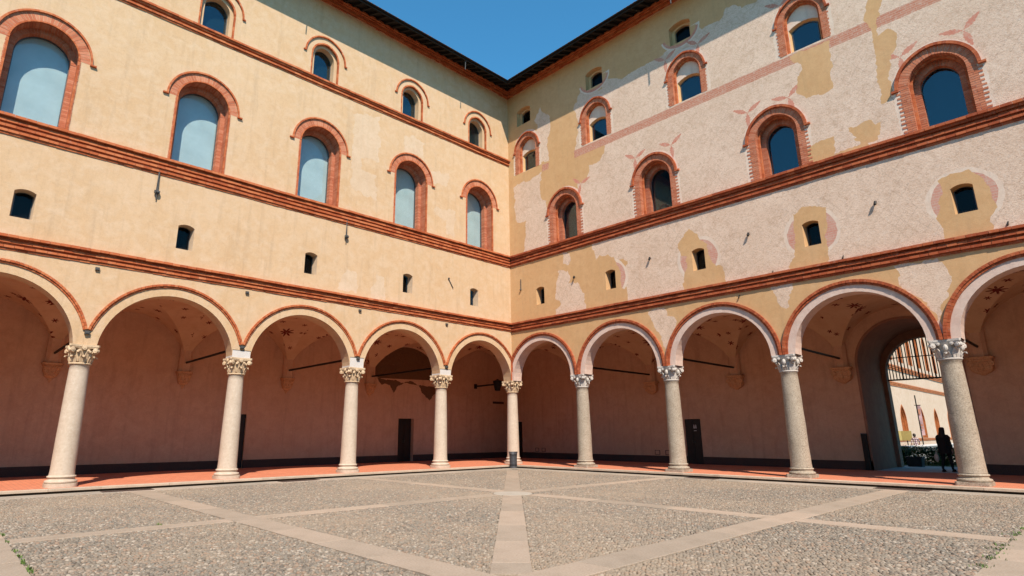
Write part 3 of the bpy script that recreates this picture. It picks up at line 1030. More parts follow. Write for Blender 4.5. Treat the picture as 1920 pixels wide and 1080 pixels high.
# --- string courses and cornices
for key, A in ARC.items():
    sg, w, end = A['sg'], A['w'], A['end']
    bm_ = 'brick_orange' if key == 'L' else 'brick_dark'

    def course_stack(name, z0, projs, hs, mat):
        mb = MB()
        z = z0
        tot = sum(hs)
        mbx0, mbx1 = sorted((sg*(0.0 if key == 'L' else max(projs)+0.01), sg*end))
        mb.box(mbx0, mbx1, -0.05, min(projs)-0.015, z0+0.004, z0+tot-0.012, 1)
        for p, h in zip(projs, hs):
            s0 = 0.0 if key == 'L' else p+0.008
            L = 0.27 if h > 0.05 else 0.29
            brick_course(mb, s0, end, z, z+h, p, sg, L)
            z += h
        return tag(mb.build(name, [mat, 'mortar'], w), kind='stuff')
    if key == 'L':
        course_stack('string_course', 7.0, [0.03, 0.075, 0.035, 0.10, 0.06, 0.20], [0.075, 0.075, 0.065, 0.08, 0.075, 0.085], 'brick_orange')
        course_stack('string_course', 10.68, [0.03, 0.08, 0.035, 0.10, 0.045, 0.12, 0.07, 0.20], [0.08, 0.085, 0.07, 0.085, 0.07, 0.085, 0.075, 0.09], 'brick_orange')
        course_stack('string_course', 16.93, [0.03, 0.08, 0.035, 0.11, 0.17], [0.07, 0.075, 0.07, 0.075, 0.085], 'brick_orange')
    else:
        course_stack('string_course', 6.95, [0.03, 0.10, 0.035, 0.13, 0.06, 0.19], [0.085, 0.085, 0.075, 0.085, 0.08, 0.09], 'brick_dark')
        course_stack('string_course', 10.70, [0.03, 0.09, 0.035, 0.12, 0.05, 0.14, 0.22], [0.085, 0.085, 0.08, 0.085, 0.08, 0.09, 0.095], 'brick_dark')
    course_stack('eaves_cornice', 21.43, [0.05, 0.10, 0.09, 0.15, 0.21], [0.09, 0.09, 0.09, 0.09, 0.10], 'brick_orange')

# --- eaves, rafters and roofs
EAVE_N, EAVE_Z, SLOPE = 1.25, 21.41, 0.44


def roof_z(n):
    return EAVE_Z+(EAVE_N-n)*SLOPE


for key, A in ARC.items():
    sg, w, end = A['sg'], A['w'], A['end']
    rn = -5.2
    mb = MB()

    def P(s, n, dz):
        return (sg*s, n, roof_z(n)+dz)
    for dz0, dz1 in ((0.10, 0.13),):
        a = [P(EAVE_N, EAVE_N, dz0), P(end+1, EAVE_N, dz0), P(end+1, rn, dz0), P(rn, rn, dz0)]
        b = [P(EAVE_N, EAVE_N, dz1), P(end+1, EAVE_N, dz1), P(end+1, rn, dz1), P(rn, rn, dz1)]
        mb.hexa(a+b, 0)
    roof = mb.build('roof', 'board_wood', w, recalc=True)
    mb = MB()
    mb.hexa([P(rn, rn, 0.10), P(end+1, rn, 0.10), (sg*(end+1), 2*rn-EAVE_N, EAVE_Z), (sg*(2*rn-EAVE_N), 2*rn-EAVE_N, EAVE_Z),
             P(rn, rn, 0.16), P(end+1, rn, 0.16), (sg*(end+1), 2*rn-EAVE_N, EAVE_Z+0.06), (sg*(2*rn-EAVE_N), 2*rn-EAVE_N, EAVE_Z+0.06)])
    mb.build('rear_slope', 'terracotta_tile', roof, recalc=True)
    # rafters
    s = 0.35
    while s < end:
        nm = min(EAVE_N-0.06, s-0.05)
        if nm > 0.25:
            mb = MB()
            hw = 0.055
            z0, z1 = roof_z(-0.1), roof_z(nm)
            mb.hexa([(-hw, -0.1, z0-0.05), (hw, -0.1, z0-0.05), (hw, nm, z1-0.05), (-hw, nm, z1-0.05),
                     (-hw, -0.1, z0+0.099), (hw, -0.1, z0+0.099), (hw, nm, z1+0.099), (-hw, nm, z1+0.099)])
            mb.build('rafter', 'rafter_wood', roof, loc=(sg*s, 0, 0))
        s += 0.46
    # covering of curved tiles: first rows only are ever seen
    mb = MB()
    s = EAVE_N+0.02
    while s < end+0.8:
        for row in range(3):
            n1 = EAVE_N+0.07-row*0.34
            n0 = n1-0.42
            if s < n1:
                continue
            rr = 0.085+random.uniform(-0.004, 0.004)
            lift = 0.13+row*0.012+random.uniform(0, 0.012)
            i0 = len(mb.v)
            for nn in (n0, n1):
                for q in range(7):
                    t = PI*q/6
                    for r2 in (rr, rr-0.016):
                        mb.v.append((sg*s+r2*math.cos(t), nn, roof_z(nn)+lift+r2*math.sin(t)*0.8))
            for q in range(6):
                a = i0+2*q
                mb.face((a, a+2, a+16, a+14), 0, random.random())
                mb.face((a+1, a+15, a+17, a+3), 0, random.random())
                mb.face((a+14, a+16, a+17, a+15), 0, random.random())
        s += 0.19
    o = mb.build('roof_tiles', 'terracotta_tile', roof)
    o['kind'] = 'stuff'
    # gutter board
    mb = MB()
    a, b = sorted((sg*(EAVE_N+0.02), sg*(end+0.9)))
    mb.box(a, b, EAVE_N-0.03, EAVE_N+0.012, EAVE_Z-0.03, EAVE_Z+0.128)
    mb.build('fascia', 'rafter_wood', roof)
    mb = MB()
    for k in range(9):
        t0, t1 = PI+PI*k/9, PI+PI*(k+1)/9
        c = (EAVE_N+0.075, EAVE_Z+0.10)
        ra = 0.055
        p = [(c[0]+ra*math.cos(t), c[1]+ra*math.sin(t)) for t in (t0, t1)]
        q = [(c[0]+(ra-0.008)*math.cos(t), c[1]+(ra-0.008)*math.sin(t)) for t in (t0, t1)]
        s0, s1 = sg*(EAVE_N+0.02), sg*(end+0.9)
        mb.quad((s0, *p[0]), (s1, *p[0]), (s1, *p[1]), (s0, *p[1]), 0, 0.5)
        mb.quad((s0, *q[0]), (s1, *q[0]), (s1, *q[1]), (s0, *q[1]), 0, 0.5)
    mb.build('gutter', 'iron', roof)
# thin rods hanging from the eaves, set to cast the stick shadows below
for w, sg, s, L in ((wingL, 1, 13.8, 0.6), (wingL, 1, 4.47, 0.55), (wingR, -1, 11.6, 0.95)):
    mb = MB()
    mb.tube([(0, 1.2, 21.42), (0.02, 1.2, 21.4-L)], 0.026, 6)
    mb.box(-0.05, 0.05, 1.16, 1.24, 21.37, 21.43, 0)
    mb.build('eave_rod', 'iron_grey', w, loc=(sg*s, 0, 0))

# --- windows
SPK = MB()


def spikes(mb, a, z, n, step=0.055, h=0.11):
    k = int(2*a/step)
    for i in range(k):
        x = -a+step*(i+0.5)
        dx = random.uniform(-0.012, 0.012)
        mb.hexa([(x-0.003, n-0.003, z), (x+0.003, n-0.003, z), (x+0.003, n+0.003, z), (x-0.003, n+0.003, z),
                 (x+dx-0.002, n-0.002+0.02, z+h), (x+dx+0.002, n-0.002+0.02, z+h), (x+dx+0.002, n+0.002+0.02, z+h), (x+dx-0.002, n+0.002+0.02, z+h)])
    mb.box(-a, a, n-0.012, n+0.012, z-0.004, z+0.004)


def pane_set(parent, outl, n, gmat, backmat, fw=0.035, bars=False):
    cx = 0
    zmin = min(p[1] for p in outl)
    zmid = (zmin+max(p[1] for p in outl))/2
    inner = [(x*(1-fw/abs(max(abs(q[0]) for q in outl))), zmid+(z-zmid)*(1-fw/(max(q[1] for q in outl)-zmid))) for x, z in outl]
    mb = MB()
    plate(mb, inner, n-0.006, n)
    g = mb.build('pane', gmat, parent)
    mb = MB()
    frame_ring(mb, inner+[inner[0]], outl+[outl[0]], n-0.04, n+0.025)
    mb.build('frame', 'window_metal', parent)
    mb = MB()
    plate(mb, [(x*1.05, z) for x, z in outl], n-0.12, n-0.09)
    mb.build('blind' if backmat == 'blind_white' else 'dark_panel', backmat, parent)


def window_A():
    mb = MB()
    zs = 14.0
    ring_bricks(mb, 0.95, 1.27, 0, zs, -0.46, 0.006, 17, 0.12, 0, jit=0.003)
    ring_bricks(mb, 0.78, 0.95, 0, zs, -0.85, -0.45, 15, 0.10, 0, jit=0.003)
    z = A_Z
    while z < zs-0.03:
        for sd in (-1, 1):
            for a0, a1, n0, n1 in ((0.95, 1.02+random.uniform(-0.006, 0.006), -0.46, 0.022), (0.78, 0.97, -0.85, -0.45)):
                x0, x1 = sorted((sd*a0, sd*a1))
                mb.box(x0, x1, n0, n1+random.uniform(-0.003, 0.003), z, min(z+0.064, zs), 0)
        z += 0.076
    sleeve(mb, opening(0.965, 0, zs, A_Z), -0.46, 0.0, 1)
    sleeve(mb, opening(0.79, 0, zs, A_Z), -0.87, -0.46, 1)
    flat_ring(mb, opening(0.79, 0, zs, A_Z), opening(0.965, 0, zs, A_Z), -0.462, 1)
    mb.quad((-1.0, -0.87, A_Z-0.004), (1.0, -0.87, A_Z-0.004), (1.0, 0.0, A_Z-0.004), (-1.0, 0.0, A_Z-0.004), 1, 0.5)
    w = mb.build('window', ['brick_pink', 'mortar'], wingL)
    # roll moulding on the arris
    mb = MB()
    ring_bricks(mb, 0.935, 0.985, 0, zs, -0.05, 0.03, 17, 0.04, 0)
    z = A_Z
    while z < zs-0.03:
        for sd in (-1, 1):
            x0, x1 = sorted((sd*0.935, sd*0.99))
            mb.box(x0, x1, -0.05, 0.03, z, min(z+0.15, zs), 0)
        z += 0.156
    mb.build('roll_moulding', 'brick_orange', w)
    mb = MB()
    ring_bricks(mb, 1.285, 1.35, 0, zs, -0.02, 0.07, 18, 0.03, 0)
    for sd in (-1, 1):
        x0, x1 = sorted((sd*1.28, sd*1.47))
        mb.box(x0, x1, -0.02, 0.08, zs-0.055, zs-0.002)
    mb.build('hood_moulding', 'brick_orange', w)
    pane_set(w, opening(0.79, 0, zs, A_Z), -0.73, 'glass_clear', 'blind_white')
    return w


def window_B():
    zs, c = 18.5, 0.05
    mb = MB()
    sleeve(mb, opening(0.69, c, zs, B_Z), -0.13, 0.0)
    flat_ring(mb, opening(0.50, c, zs, B_Z), opening(0.69, c, zs, B_Z), -0.13)
    sleeve(mb, opening(0.50, c, zs, B_Z), -0.52, -0.13)
    mb.box(-0.69, 0.69, -0.52, 0.0, B_Z-0.06, B_Z-0.004)
    w = mb.build('window', 'plaster_left', wingL)
    mb = MB()
    ring_bricks(mb, 0.63, 0.70, c, zs, -0.09, 0.02, 12, 0.03)
    z = B_Z
    while z < zs-0.03:
        for sd in (-1, 1):
            x0, x1 = sorted((sd*0.64, sd*0.70))
            mb.box(x0, x1, -0.09, 0.012, z, min(z+0.2, zs))
        z += 0.205
    mb.build('roll_moulding', 'brick_orange', w)
    mb = MB()
    ring_bricks(mb, 0.965, 1.025, c, zs, -0.02, 0.075, 14, 0.02)
    for sd in (-1, 1):
        x0, x1 = sorted((sd*0.97, sd*1.10))
        mb.box(x0, x1, -0.02, 0.07, zs-0.05, zs-0.002)
    mb.build('hood_moulding', 'brick_orange', w)
    pane_set(w, opening(0.50, c, zs, B_Z), -0.46, 'glass_dark', 'room_slate', 0.03)
    return w


def window_C(wing, pl):
    mb = MB()
    line = segopen(0.28, 0.09, 0.86, 0.0)
    inn = [(x*0.86, z) for x, z in line]
    for (x0, z0), (x1, z1), (i0, k0), (i1, k1) in zip(line[:-1], line[1:], inn[:-1], inn[1:]):
        mb.quad((x0, 0.0, z0), (x1, 0.0, z1), (i1, -0.42, k1), (i0, -0.42, k0), 0, 0.5)
    mb.quad((-0.28, 0, 0), (0.28, 0, 0), (0.24, -0.42, 0), (-0.24, -0.42, 0), 0, 0.5)
    w = mb.build('window', pl, wing)
    pane_set(w, inn, -0.38, 'glass_black', 'room_dark', 0.02)
    mb = MB()
    spikes(mb, 0.22, 0.01, -0.2, 0.05, 0.10)
    o = mb.build('pigeon_spikes', 'iron_grey', w)
    o['kind'] = 'stuff'
    return w


def teeth(mb, a0, amin, amax, z0, z1, n0, n1, h=0.066, p=0.079):
    z = z0
    row = 0
    while z < z1-0.02:
        zt = min(z+h, z1)
        for sd in (-1, 1):
            a = (amax if row % 2 else amin)+random.uniform(-0.02, 0.02)
            cut = a0+(0.12 if row % 2 else 0.25)
            for b0, b1 in ((a0, cut-0.008), (cut, a)):
                x0, x1 = sorted((sd*b0, sd*b1))
                mb.box(x0, x1, n0, n1+random.uniform(-0.004, 0.004), z, zt)
        z += p
        row += 1


def window_D():
    zs, c = 13.02, 0.08
    mb = MB()
    ring_bricks(mb, 0.78, 1.06, c, zs, -0.46, 0.012, 16, 0.12, 0, jit=0.004)
    ring_bricks(mb, 0.53, 0.77, c, zs, -0.72, -0.45, 12, 0.12, 0, jit=0.003)
    teeth(mb, 0.78, 1.03, 1.15, D_Z, zs, -0.46, 0.012)
    z = D_Z
    while z < zs-0.03:
        for sd in (-1, 1):
            x0, x1 = sorted((sd*0.53, sd*0.80))
            mb.box(x0, x1, -0.72, -0.45+random.uniform(-0.003, 0.003), z, min(z+0.066, zs))
        z += 0.079
    sleeve(mb, opening(0.795, c, zs, D_Z), -0.46, 0.0, 1)
    sleeve(mb, opening(0.545, c, zs, D_Z), -0.74, -0.46, 1)
    flat_ring(mb, opening(0.545, c, zs, D_Z), opening(0.795, c, zs, D_Z), -0.462, 1)
    mb.quad((-0.81, -0.74, D_Z-0.004), (0.81, -0.74, D_Z-0.004), (0.81, 0.0, D_Z-0.004), (-0.81, 0.0, D_Z-0.004), 1, 0.5)
    w = mb.build('window', ['brick_pink', 'mortar'], wingR)
    mb = MB()
    ring_bricks(mb, 0.70, 0.775, c, zs, -0.30, -0.21, 16, 0.03)
    z = D_Z
    while z < zs-0.03:
        for sd in (-1, 1):
            x0, x1 = sorted((sd*0.70, sd*0.775))
            mb.box(x0, x1, -0.30, -0.21, z, min(z+0.16, zs))
        z += 0.165
    mb.build('roll_moulding', 'brick_orange', w)
    mb = MB()
    ring_bricks(mb, 1.065, 1.16, c, zs, -0.02, 0.10, 16, 0.025)
    for sd in (-1, 1):
        x0, x1 = sorted((sd*1.07, sd*1.27))
        mb.box(x0, x1, -0.02, 0.095, zs-0.07, zs-0.002)
    mb.build('hood_moulding', 'brick_dark', w)
    pane_set(w, opening(0.545, c, zs, D_Z), -0.66, 'glass_dark', 'room_teal', 0.03)
    mb = MB()
    spikes(mb, 0.5, D_Z, -0.12, 0.055, 0.12)
    o = mb.build('pigeon_spikes', 'iron_grey', w)
    o['kind'] = 'stuff'
    return w


def window_E():
    zs, c = 17.55, 0.12
    mb = MB()
    ring_bricks(mb, 0.66, 0.88, c, zs, -0.27, 0.012, 13, 0.11, 0, jit=0.004)
    teeth(mb, 0.66, 0.84, 0.95, E_Z, zs, -0.27, 0.012)
    sleeve(mb, opening(0.675, c, zs, E_Z), -0.27, 0.0, 1)
    w = mb.build('window', ['brick_pink', 'mortar'], wingR)
    mb = MB()
    ring_bricks(mb, 0.885, 0.955, c, zs, -0.02, 0.09, 13, 0.025)
    for sd in (-1, 1):
        x0, x1 = sorted((sd*0.89, sd*1.05))
        mb.box(x0, x1, -0.02, 0.085, zs-0.06, zs-0.002)
    mb.build('hood_moulding', 'brick_dark', w)
    # roll moulding inside the arch
    mb = MB()
    ring_bricks(mb, 0.58, 0.655, c, zs, -0.26, -0.13, 13, 0.03)
    z = E_Z
    while z < zs-0.03:
        for sd in (-1, 1):
            x0, x1 = sorted((sd*0.58, sd*0.655))
            mb.box(x0, x1, -0.26, -0.13, z, min(z+0.16, zs))
        z += 0.165
    mb.build('roll_moulding', 'brick_orange', w)
    # plastered lunette above a smaller segmental opening
    ins = shift(segopen(0.555, 0.18, 1.16, 0.0), 0, E_Z)
    out = opening(0.60, c, zs, E_Z-0.0, 12)
    wall = wall_sheet(out, [ins], [], -0.26, w, ('lunette', 'plaster_white'), 1)
    mb = MB()
    inn = [(x*0.86, E_Z+(z-E_Z)*0.95) for x, z in ins]
    for (x0, z0), (x1, z1), (i0, k0), (i1, k1) in zip(ins[:-1], ins[1:], inn[:-1], inn[1:]):
        mb.quad((x0, -0.26, z0), (x1, -0.26, z1), (i1, -0.46, k1), (i0, -0.46, k0), 0, 0.5)
    mb.quad((-0.66, 0, E_Z), (0.66, 0, E_Z), (0.66, -0.46, E_Z), (-0.66, -0.46, E_Z), 0, 0.5)
    mb.build('reveal', 'plaster_right', w)
    pane_set(w, inn, -0.41, 'glass_dark', 'room_slate', 0.025)
    return w


def window_F():
    mb = MB()
    line = segopen(0.53, 0.16, 0.92, 0.0)
    inn = [(x*0.95, z*0.97+0.0) for x, z in line]
    inn2 = [(x*0.70, z*0.88) for x, z in line]

    def loft(a, b, n0, n1):
        for (x0, z0), (x1, z1), (i0, k0), (i1, k1) in zip(a[:-1], a[1:], b[:-1], b[1:]):
            mb.quad((x0, n0, z0), (x1, n0, z1), (i1, n1, k1), (i0, n1, k0), 0, 0.5)
    loft(line, inn, 0.0, -0.25)
    loft(inn, inn2, -0.25, -0.26)
    loft(inn2, inn2, -0.26, -0.45)
    mb.quad((-0.53, 0, 0), (0.53, 0, 0), (0.53, -0.55, 0), (-0.53, -0.55, 0), 0, 0.5)
    w = mb.build('window', 'plaster_right', wingR)
    pane_set(w, inn2, -0.40, 'glass_black', 'room_dark', 0.02)
    return w


def place(make, slist, sg, wing, z=0.0, *a):
    w = make(*a)
    w.location = (sg*slist[0], 0, z)
    for s in slist[1:]:
        dup(w, wing, (sg*s, 0, z))
    return w


place(window_A, A_S, 1, wingL)
place(window_B, B_S, 1, wingL)
place(window_C, CL_S, 1, wingL, C_ZL, wingL, 'plaster_pale')
place(window_D, D_S, -1, wingR)
place(window_E, E_S, -1, wingR)
place(window_F, F_S, -1, wingR, F_Z)
place(window_C, CR_S, -1, wingR, C_ZR, wingR, 'plaster_right')

# --- columns
def strip_solid(mb, path, widths, thick, mat=0):
    """leaf: a tapering bent plate along path (points with outward normal in the radial plane)"""
    n = len(path)
    i = len(mb.v)
    for k, (p, side, out) in enumerate(path):
        w = widths[k]
        for sx, so in ((-1, 0), (1, 0), (1, 1), (-1, 1)):
            mb.v.append(tuple(p+side*(sx*w)+out*(so*thick)))
    for k in range(n-1):
        a, b = i+4*k, i+4*k+4
        for q in range(4):
            q2 = (q+1) % 4
            mb.face((a+q, a+q2, b+q2, b+q), mat, 0.5)
    mb.face((i+3, i+2, i+1, i), mat, 0.5)
    mb.face((i+4*n-4, i+4*n-3, i+4*n-2, i+4*n-1), mat, 0.5)


def disc(mb, c, axis, rad, h, seg=12, mat=0):
    axis = axis.normalized()
    a = axis.orthogonal().normalized()
    b = axis.cross(a)
    i = len(mb.v)
    for t, rr in ((-h, rad*0.9), (-h*0.6, rad), (h*0.6, rad), (h, rad*0.9), (h*1.0, rad*0.55), (h*1.35, rad*0.4)):
        for k in range(seg):
            th = 2*PI*k/seg
            mb.v.append(tuple(c+axis*t+(a*math.cos(th)+b*math.sin(th))*rr))
    for j in range(5):
        for k in range(seg):
            k2 = (k+1) % seg
            mb.face((i+j*seg+k, i+j*seg+k2, i+(j+1)*seg+k2, i+(j+1)*seg+k), mat, 0.5)
    mb.face([i+k for k in range(seg-1, -1, -1)], mat, 0.5)
    mb.face([i+5*seg+k for k in range(seg)], mat, 0.5)


def blob(mb, c, r, mat=0, seg=8, rings=5, sq=(1, 1, 1)):
    i = len(mb.v)
    for j in range(1, rings):
        ph = PI*j/rings
        for k in range(seg):
            th = 2*PI*k/seg
            mb.v.append((c[0]+r*sq[0]*math.sin(ph)*math.cos(th), c[1]+r*sq[1]*math.sin(ph)*math.sin(th), c[2]+r*sq[2]*math.cos(ph)))
    t = len(mb.v)
    mb.v += [(c[0], c[1], c[2]+r*sq[2]), (c[0], c[1], c[2]-r*sq[2])]
    for j in range(rings-2):
        for k in range(seg):
            k2 = (k+1) % seg
            mb.face((i+j*seg+k, i+(j+1)*seg+k, i+(j+1)*seg+k2, i+j*seg+k2), mat, 0.5)
    for k in range(seg):
        k2 = (k+1) % seg
        mb.face((t, i+k, i+k2), mat, 0.5)
        mb.face((t+1, i+(rings-2)*seg+k2, i+(rings-2)*seg+k), mat, 0.5)


def capital(style):
    """carved capital, z from 0 (astragal) to 0.63 (top of abacus)"""
    mb = MB()
    mb.lathe([(0.275, 0.0), (0.315, 0.012), (0.325, 0.035), (0.315, 0.06), (0.275, 0.07), (0.265, 0.12), (0.275, 0.3), (0.30, 0.42), (0.36, 0.52), (0.37, 0.54)], 24)
    # abacus with hollow sides and cut corners
    out = []
    h = 0.435
    for q in range(4):
        a0 = PI/4+q*PI/2
        p0 = Vector((h*math.copysign(1, math.cos(a0)), h*math.copysign(1, math.sin(a0))))
        a1 = a0+PI/2
        p1 = Vector((h*math.copysign(1, math.cos(a1)), h*math.copysign(1, math.sin(a1))))
        d = (p1-p0).normalized()
        nrm = Vector((d.y, -d.x))
        for t in (0.07, 0.2, 0.35, 0.5, 0.65, 0.8, 0.93):
            hollow = 0.075*(1-(2*t-1)**2)
            p = p0+(p1-p0)*t-nrm*hollow
            out.append((p.x, p.y))
    mb.vprism([(x*0.96, y*0.96) for x, y in out], 0.525, 0.565)
    mb.vprism(out, 0.565, 0.63)
    # leaves
    rows = ((8, 0.06, 0.27, 0.10, 0.0), (8, 0.10, 0.42, 0.095, PI/8)) if style == 'L' else ((4, 0.07, 0.36, 0.12, PI/4), (4, 0.07, 0.22, 0.10, 0.0))
    for cnt, z0, z1, wd, off in rows:
        for k in range(cnt):
            a = off+2*PI*k/cnt
            o = Vector((math.cos(a), math.sin(a), 0))
            sd = Vector((-math.sin(a), math.cos(a), 0))
            path = []
            for rr, zz in ((0.268, z0), (0.30, z0+(z1-z0)*0.4), (0.315, z0+(z1-z0)*0.75), (0.35, z1), (0.40, z1+0.015), (0.415, z1-0.04)):
                path.append((o*rr+Vector((0, 0, zz)), sd, o))
            strip_solid(mb, path, [wd*0.75, wd, wd*0.85, wd*0.7, wd*0.45, wd*0.25], 0.03)
            mid = [(p+o_*0.03, s_, o_) for p, s_, o_ in path]
            strip_solid(mb, mid, [0.016]*6, 0.014)
    # corner volutes with stems
    for q in range(4):
        a = PI/4+q*PI/2
        o = Vector((math.cos(a), math.sin(a), 0))
        sd = Vector((-math.sin(a), math.cos(a), 0))
        for s in (-1, 1):
            disc(mb, o*0.475+sd*(0.045*s)+Vector((0, 0, 0.452)), sd*s+o*0.3, 0.078, 0.03)
        strip_solid(mb, [(o*0.29+Vector((0, 0, 0.16)), sd, o), (o*0.33+Vector((0, 0, 0.33)), sd, o), (o*0.40+Vector((0, 0, 0.47)), sd, o), (o*0.47+Vector((0, 0, 0.52)), sd, o)], [0.05, 0.05, 0.045, 0.03], 0.04)
    # flower / shield in the middle of each side
    for q in range(4):
        a = q*PI/2
        o = Vector((math.cos(a), math.sin(a), 0))
        sd = Vector((-math.sin(a), math.cos(a), 0))
        if style == 'L':
            disc(mb, o*0.375+Vector((0, 0, 0.53)), o, 0.075, 0.025, 8)
            for s in (-1, 1):
                disc(mb, o*0.35+sd*(0.12*s)+Vector((0, 0, 0.44)), o, 0.05, 0.03, 8)
        else:
            c = o*0.35+Vector((0, 0, 0.40))
            blob(mb, c-Vector((0, 0, 0.03)), 0.085, sq=(0.8, 0.8, 1.3))
            for s in (-1, 1):
                disc(mb, o*0.345+sd*(0.17*s)+Vector((0, 0, 0.50)), o, 0.055, 0.03, 8)
    return mb.mesh('capital', ['capital_cream' if style == 'L' else 'capital_grey'], smooth=True, ang=40)


def column_meshes(style):
    rough = style == 'R'
    mb = MB()
    h = 0.42
    ch = 0.05
    sq = [(h, -h+ch), (h, h-ch), (h-ch, h), (-h+ch, h), (-h, h-ch), (-h, -h+ch), (-h+ch, -h), (h-ch, -h)]
    if not rough:
        sq = [(0.43*math.copysign(abs(math.cos(t))**0.62, math.cos(t)), 0.43*math.copysign(abs(math.sin(t))**0.62, math.sin(t))) for t in [2*PI*(k+0.5)/32 for k in range(32)]]
    mb.vprism(sq, 0.0, 0.10)
    mb.vprism([(x*0.985, y*0.985) for x, y in sq], 0.10, 0.112)
    prof = [(0.40, 0.112)]
    prof += [(0.395+0.035*math.cos(t), 0.155+0.045*math.sin(t)) for t in [-PI/2+PI*k/8 for k in range(9)]]
    prof += [(0.375, 0.205), (0.352, 0.225), (0.35, 0.255), (0.365, 0.272)]
    prof += [(0.358+0.026*math.cos(t), 0.30+0.028*math.sin(t)) for t in [-PI/2+PI*k/6 for k in range(7)]]
    prof += [(0.345, 0.335), (0.338, 0.355)]
    mb.lathe(prof, 36, wob=0.012 if rough else 0.003)
    base = mb.mesh('base', ['granite' if rough else 'marble'], smooth=True, ang=40)
    mb = MB()
    r0, r1 = (0.335, 0.282) if rough else (0.325, 0.268)
    prof = []
    for k in range(25):
        t = k/24
        rr = r0+(r1-r0)*t**1.5
        if k == 0:
            rr += 0.012
        prof.append((rr, 0.355+(3.66-0.355)*t))
    prof += [(r1+0.012, 3.672), (r1+0.016, 3.69), (r1+0.004, 3.70)]
    mb.lathe(prof, 40, wob=0.010 if rough else 0.0025)
    shaft = mb.mesh('shaft', ['granite' if rough else 'marble'], smooth=True, ang=50)
    return base, shaft, capital(style)


for key, A in ARC.items():
    base, shaft, capm = column_meshes(key)
    sg, w = A['sg'], A['w']
    for i, s in enumerate(A['S'][:-1]):
        if key == 'R' and i == 0:
            continue
        loc = (sg*s, -0.3, 0)
        col = add('column', shaft, w, loc)
        col.rotation_euler = (0, 0, random.uniform(0, 6.28) if key == 'R' else 0)
        rz = -col.rotation_euler[2]
        b = add('base', base, col, rotz=rz)
        c = add('capital', capm, col, (0, 0, 3.70), rz)
        if key == 'L' and i in (1, 2, 3):
            mb = MB()
            mb.box(-0.335, 0.335, -0.325, 0.325, CAP-0.002, CAP+(0.27 if i != 2 else 0.42))
            mb.build('impost', 'impost_white', col)
            mb = MB()
            zt = CAP+(0.27 if i != 2 else 0.42)
            mb.box(-0.345, 0.345, -0.33, 0.33, zt, zt+0.016)  # thin dark strip along the top of the impost
            mb.build('impost_line', 'iron', col)

# --- arcade interiors
back_holes = {'L': [], 'R': []}


def rect(a, b, z0, z1):
    return [(a, z0), (b, z0), (b, z1), (a, z1)]


doorsL = [(11.55, 12.55, 2.5), (1.5, 2.62, 2.45)]
doorsR = [(6.2, 7.08, 2.27), (-0.87, 0.02, 2.25), (-6.55, -5.62, 2.35)]
PORT_S, PORT_R, PORT_Z = 16.36, 1.76, 4.45
portal = shift(opening(PORT_R, 0, PORT_Z, -0.05, 14), PORT_S)
wall_sheet([(-6.7, -0.05), (END_L, -0.05), (END_L, 7.2), (-6.7, 7.2)], [rect(a, b, 0.0, h) for a, b, h in doorsL], [], BACK_L, wingL, ('back_wall', 'plaster_arcade'), 1)
wall_sheet([(-6.8, -0.06), (END_R, -0.06), (END_R, 7.2), (-6.8, 7.2)], [rect(a, b, 0.0, h) for a, b, h in doorsR]+[portal], [], BACK_R, wingR, ('back_wall', 'plaster_arcade'), -1)


def door(w, sg, a, b, h, nb, deep, fr=False, emblem=False):
    mb = MB()
    x0, x1 = sorted((sg*a, sg*b))
    # reveal
    for q in ((x0, x0), (x1, x1)):
        mb.quad((q[0], nb, 0), (q[0], nb-deep, 0), (q[0], nb-deep, h), (q[0], nb, h), 0, 0.5)
    mb.quad((x0, nb, h), (x1, nb, h), (x1, nb-deep, h), (x0, nb-deep, h), 0, 0.5)
    d = mb.build('doorway', 'plaster_arcade', w)
    mb = MB()
    mb.box(x0-0.4, x1+0.4, nb-deep-0.12, nb-deep-0.06, -0.1, h+0.4)  # added plate that stops daylight leaking in round the door leaves
    mb.build('light_leak_backing', 'room_dark', d)
    xm = (x0+x1)/2
    for lo, hi in ((x0+0.02, xm-0.006), (xm+0.006, x1-0.02)):
        mb = MB()
        mb.box(lo, hi, nb-deep-0.05, nb-deep+0.012, 0.01, h-0.02)
        n = 3
        for k in range(n):
            a0 = lo+0.05
            z0 = 0.12+k*(h-0.2)/n
            z1 = z0+(h-0.2)/n-0.09
            mb.box(a0, hi-0.05, nb-deep+0.012, nb-deep+0.028, z0, z1)
        mb.build('door_leaf', 'dark_wood', d)
    mb = MB()
    for s in (-1, 1):
        mb.box(xm+s*0.05-0.012, xm+s*0.05+0.012, nb-deep+0.028, nb-deep+0.075, 1.05, 1.2)
    mb.build('handle', 'iron_grey', d)
    if emblem:
        mb = MB()
        for s in (-0.06, 0.04):
            blob(mb, (xm+s-0.10, nb-deep+0.032, 1.95), 0.028, seg=8, rings=5, sq=(1, 0.2, 1))
            mb.box(xm+s-0.125, xm+s-0.075, nb-deep+0.029, nb-deep+0.036, 1.79, 1.91)
        mb.box(xm-0.18, xm-0.04, nb-deep+0.029, nb-deep+0.036, 1.66, 1.685)
        mb.build('white_symbol', 'white_plastic', d)
    return d


door(wingL, 1, *doorsL[0], BACK_L, 0.12)
door(wingL, 1, *doorsL[1], BACK_L, 0.28)
door(wingR, -1, *doorsR[0], BACK_R, 0.06, emblem=True)
door(wingR, -1, *doorsR[1], BACK_R, 0.06)
door(wingR, -1, *doorsR[2], BACK_R, 0.06)
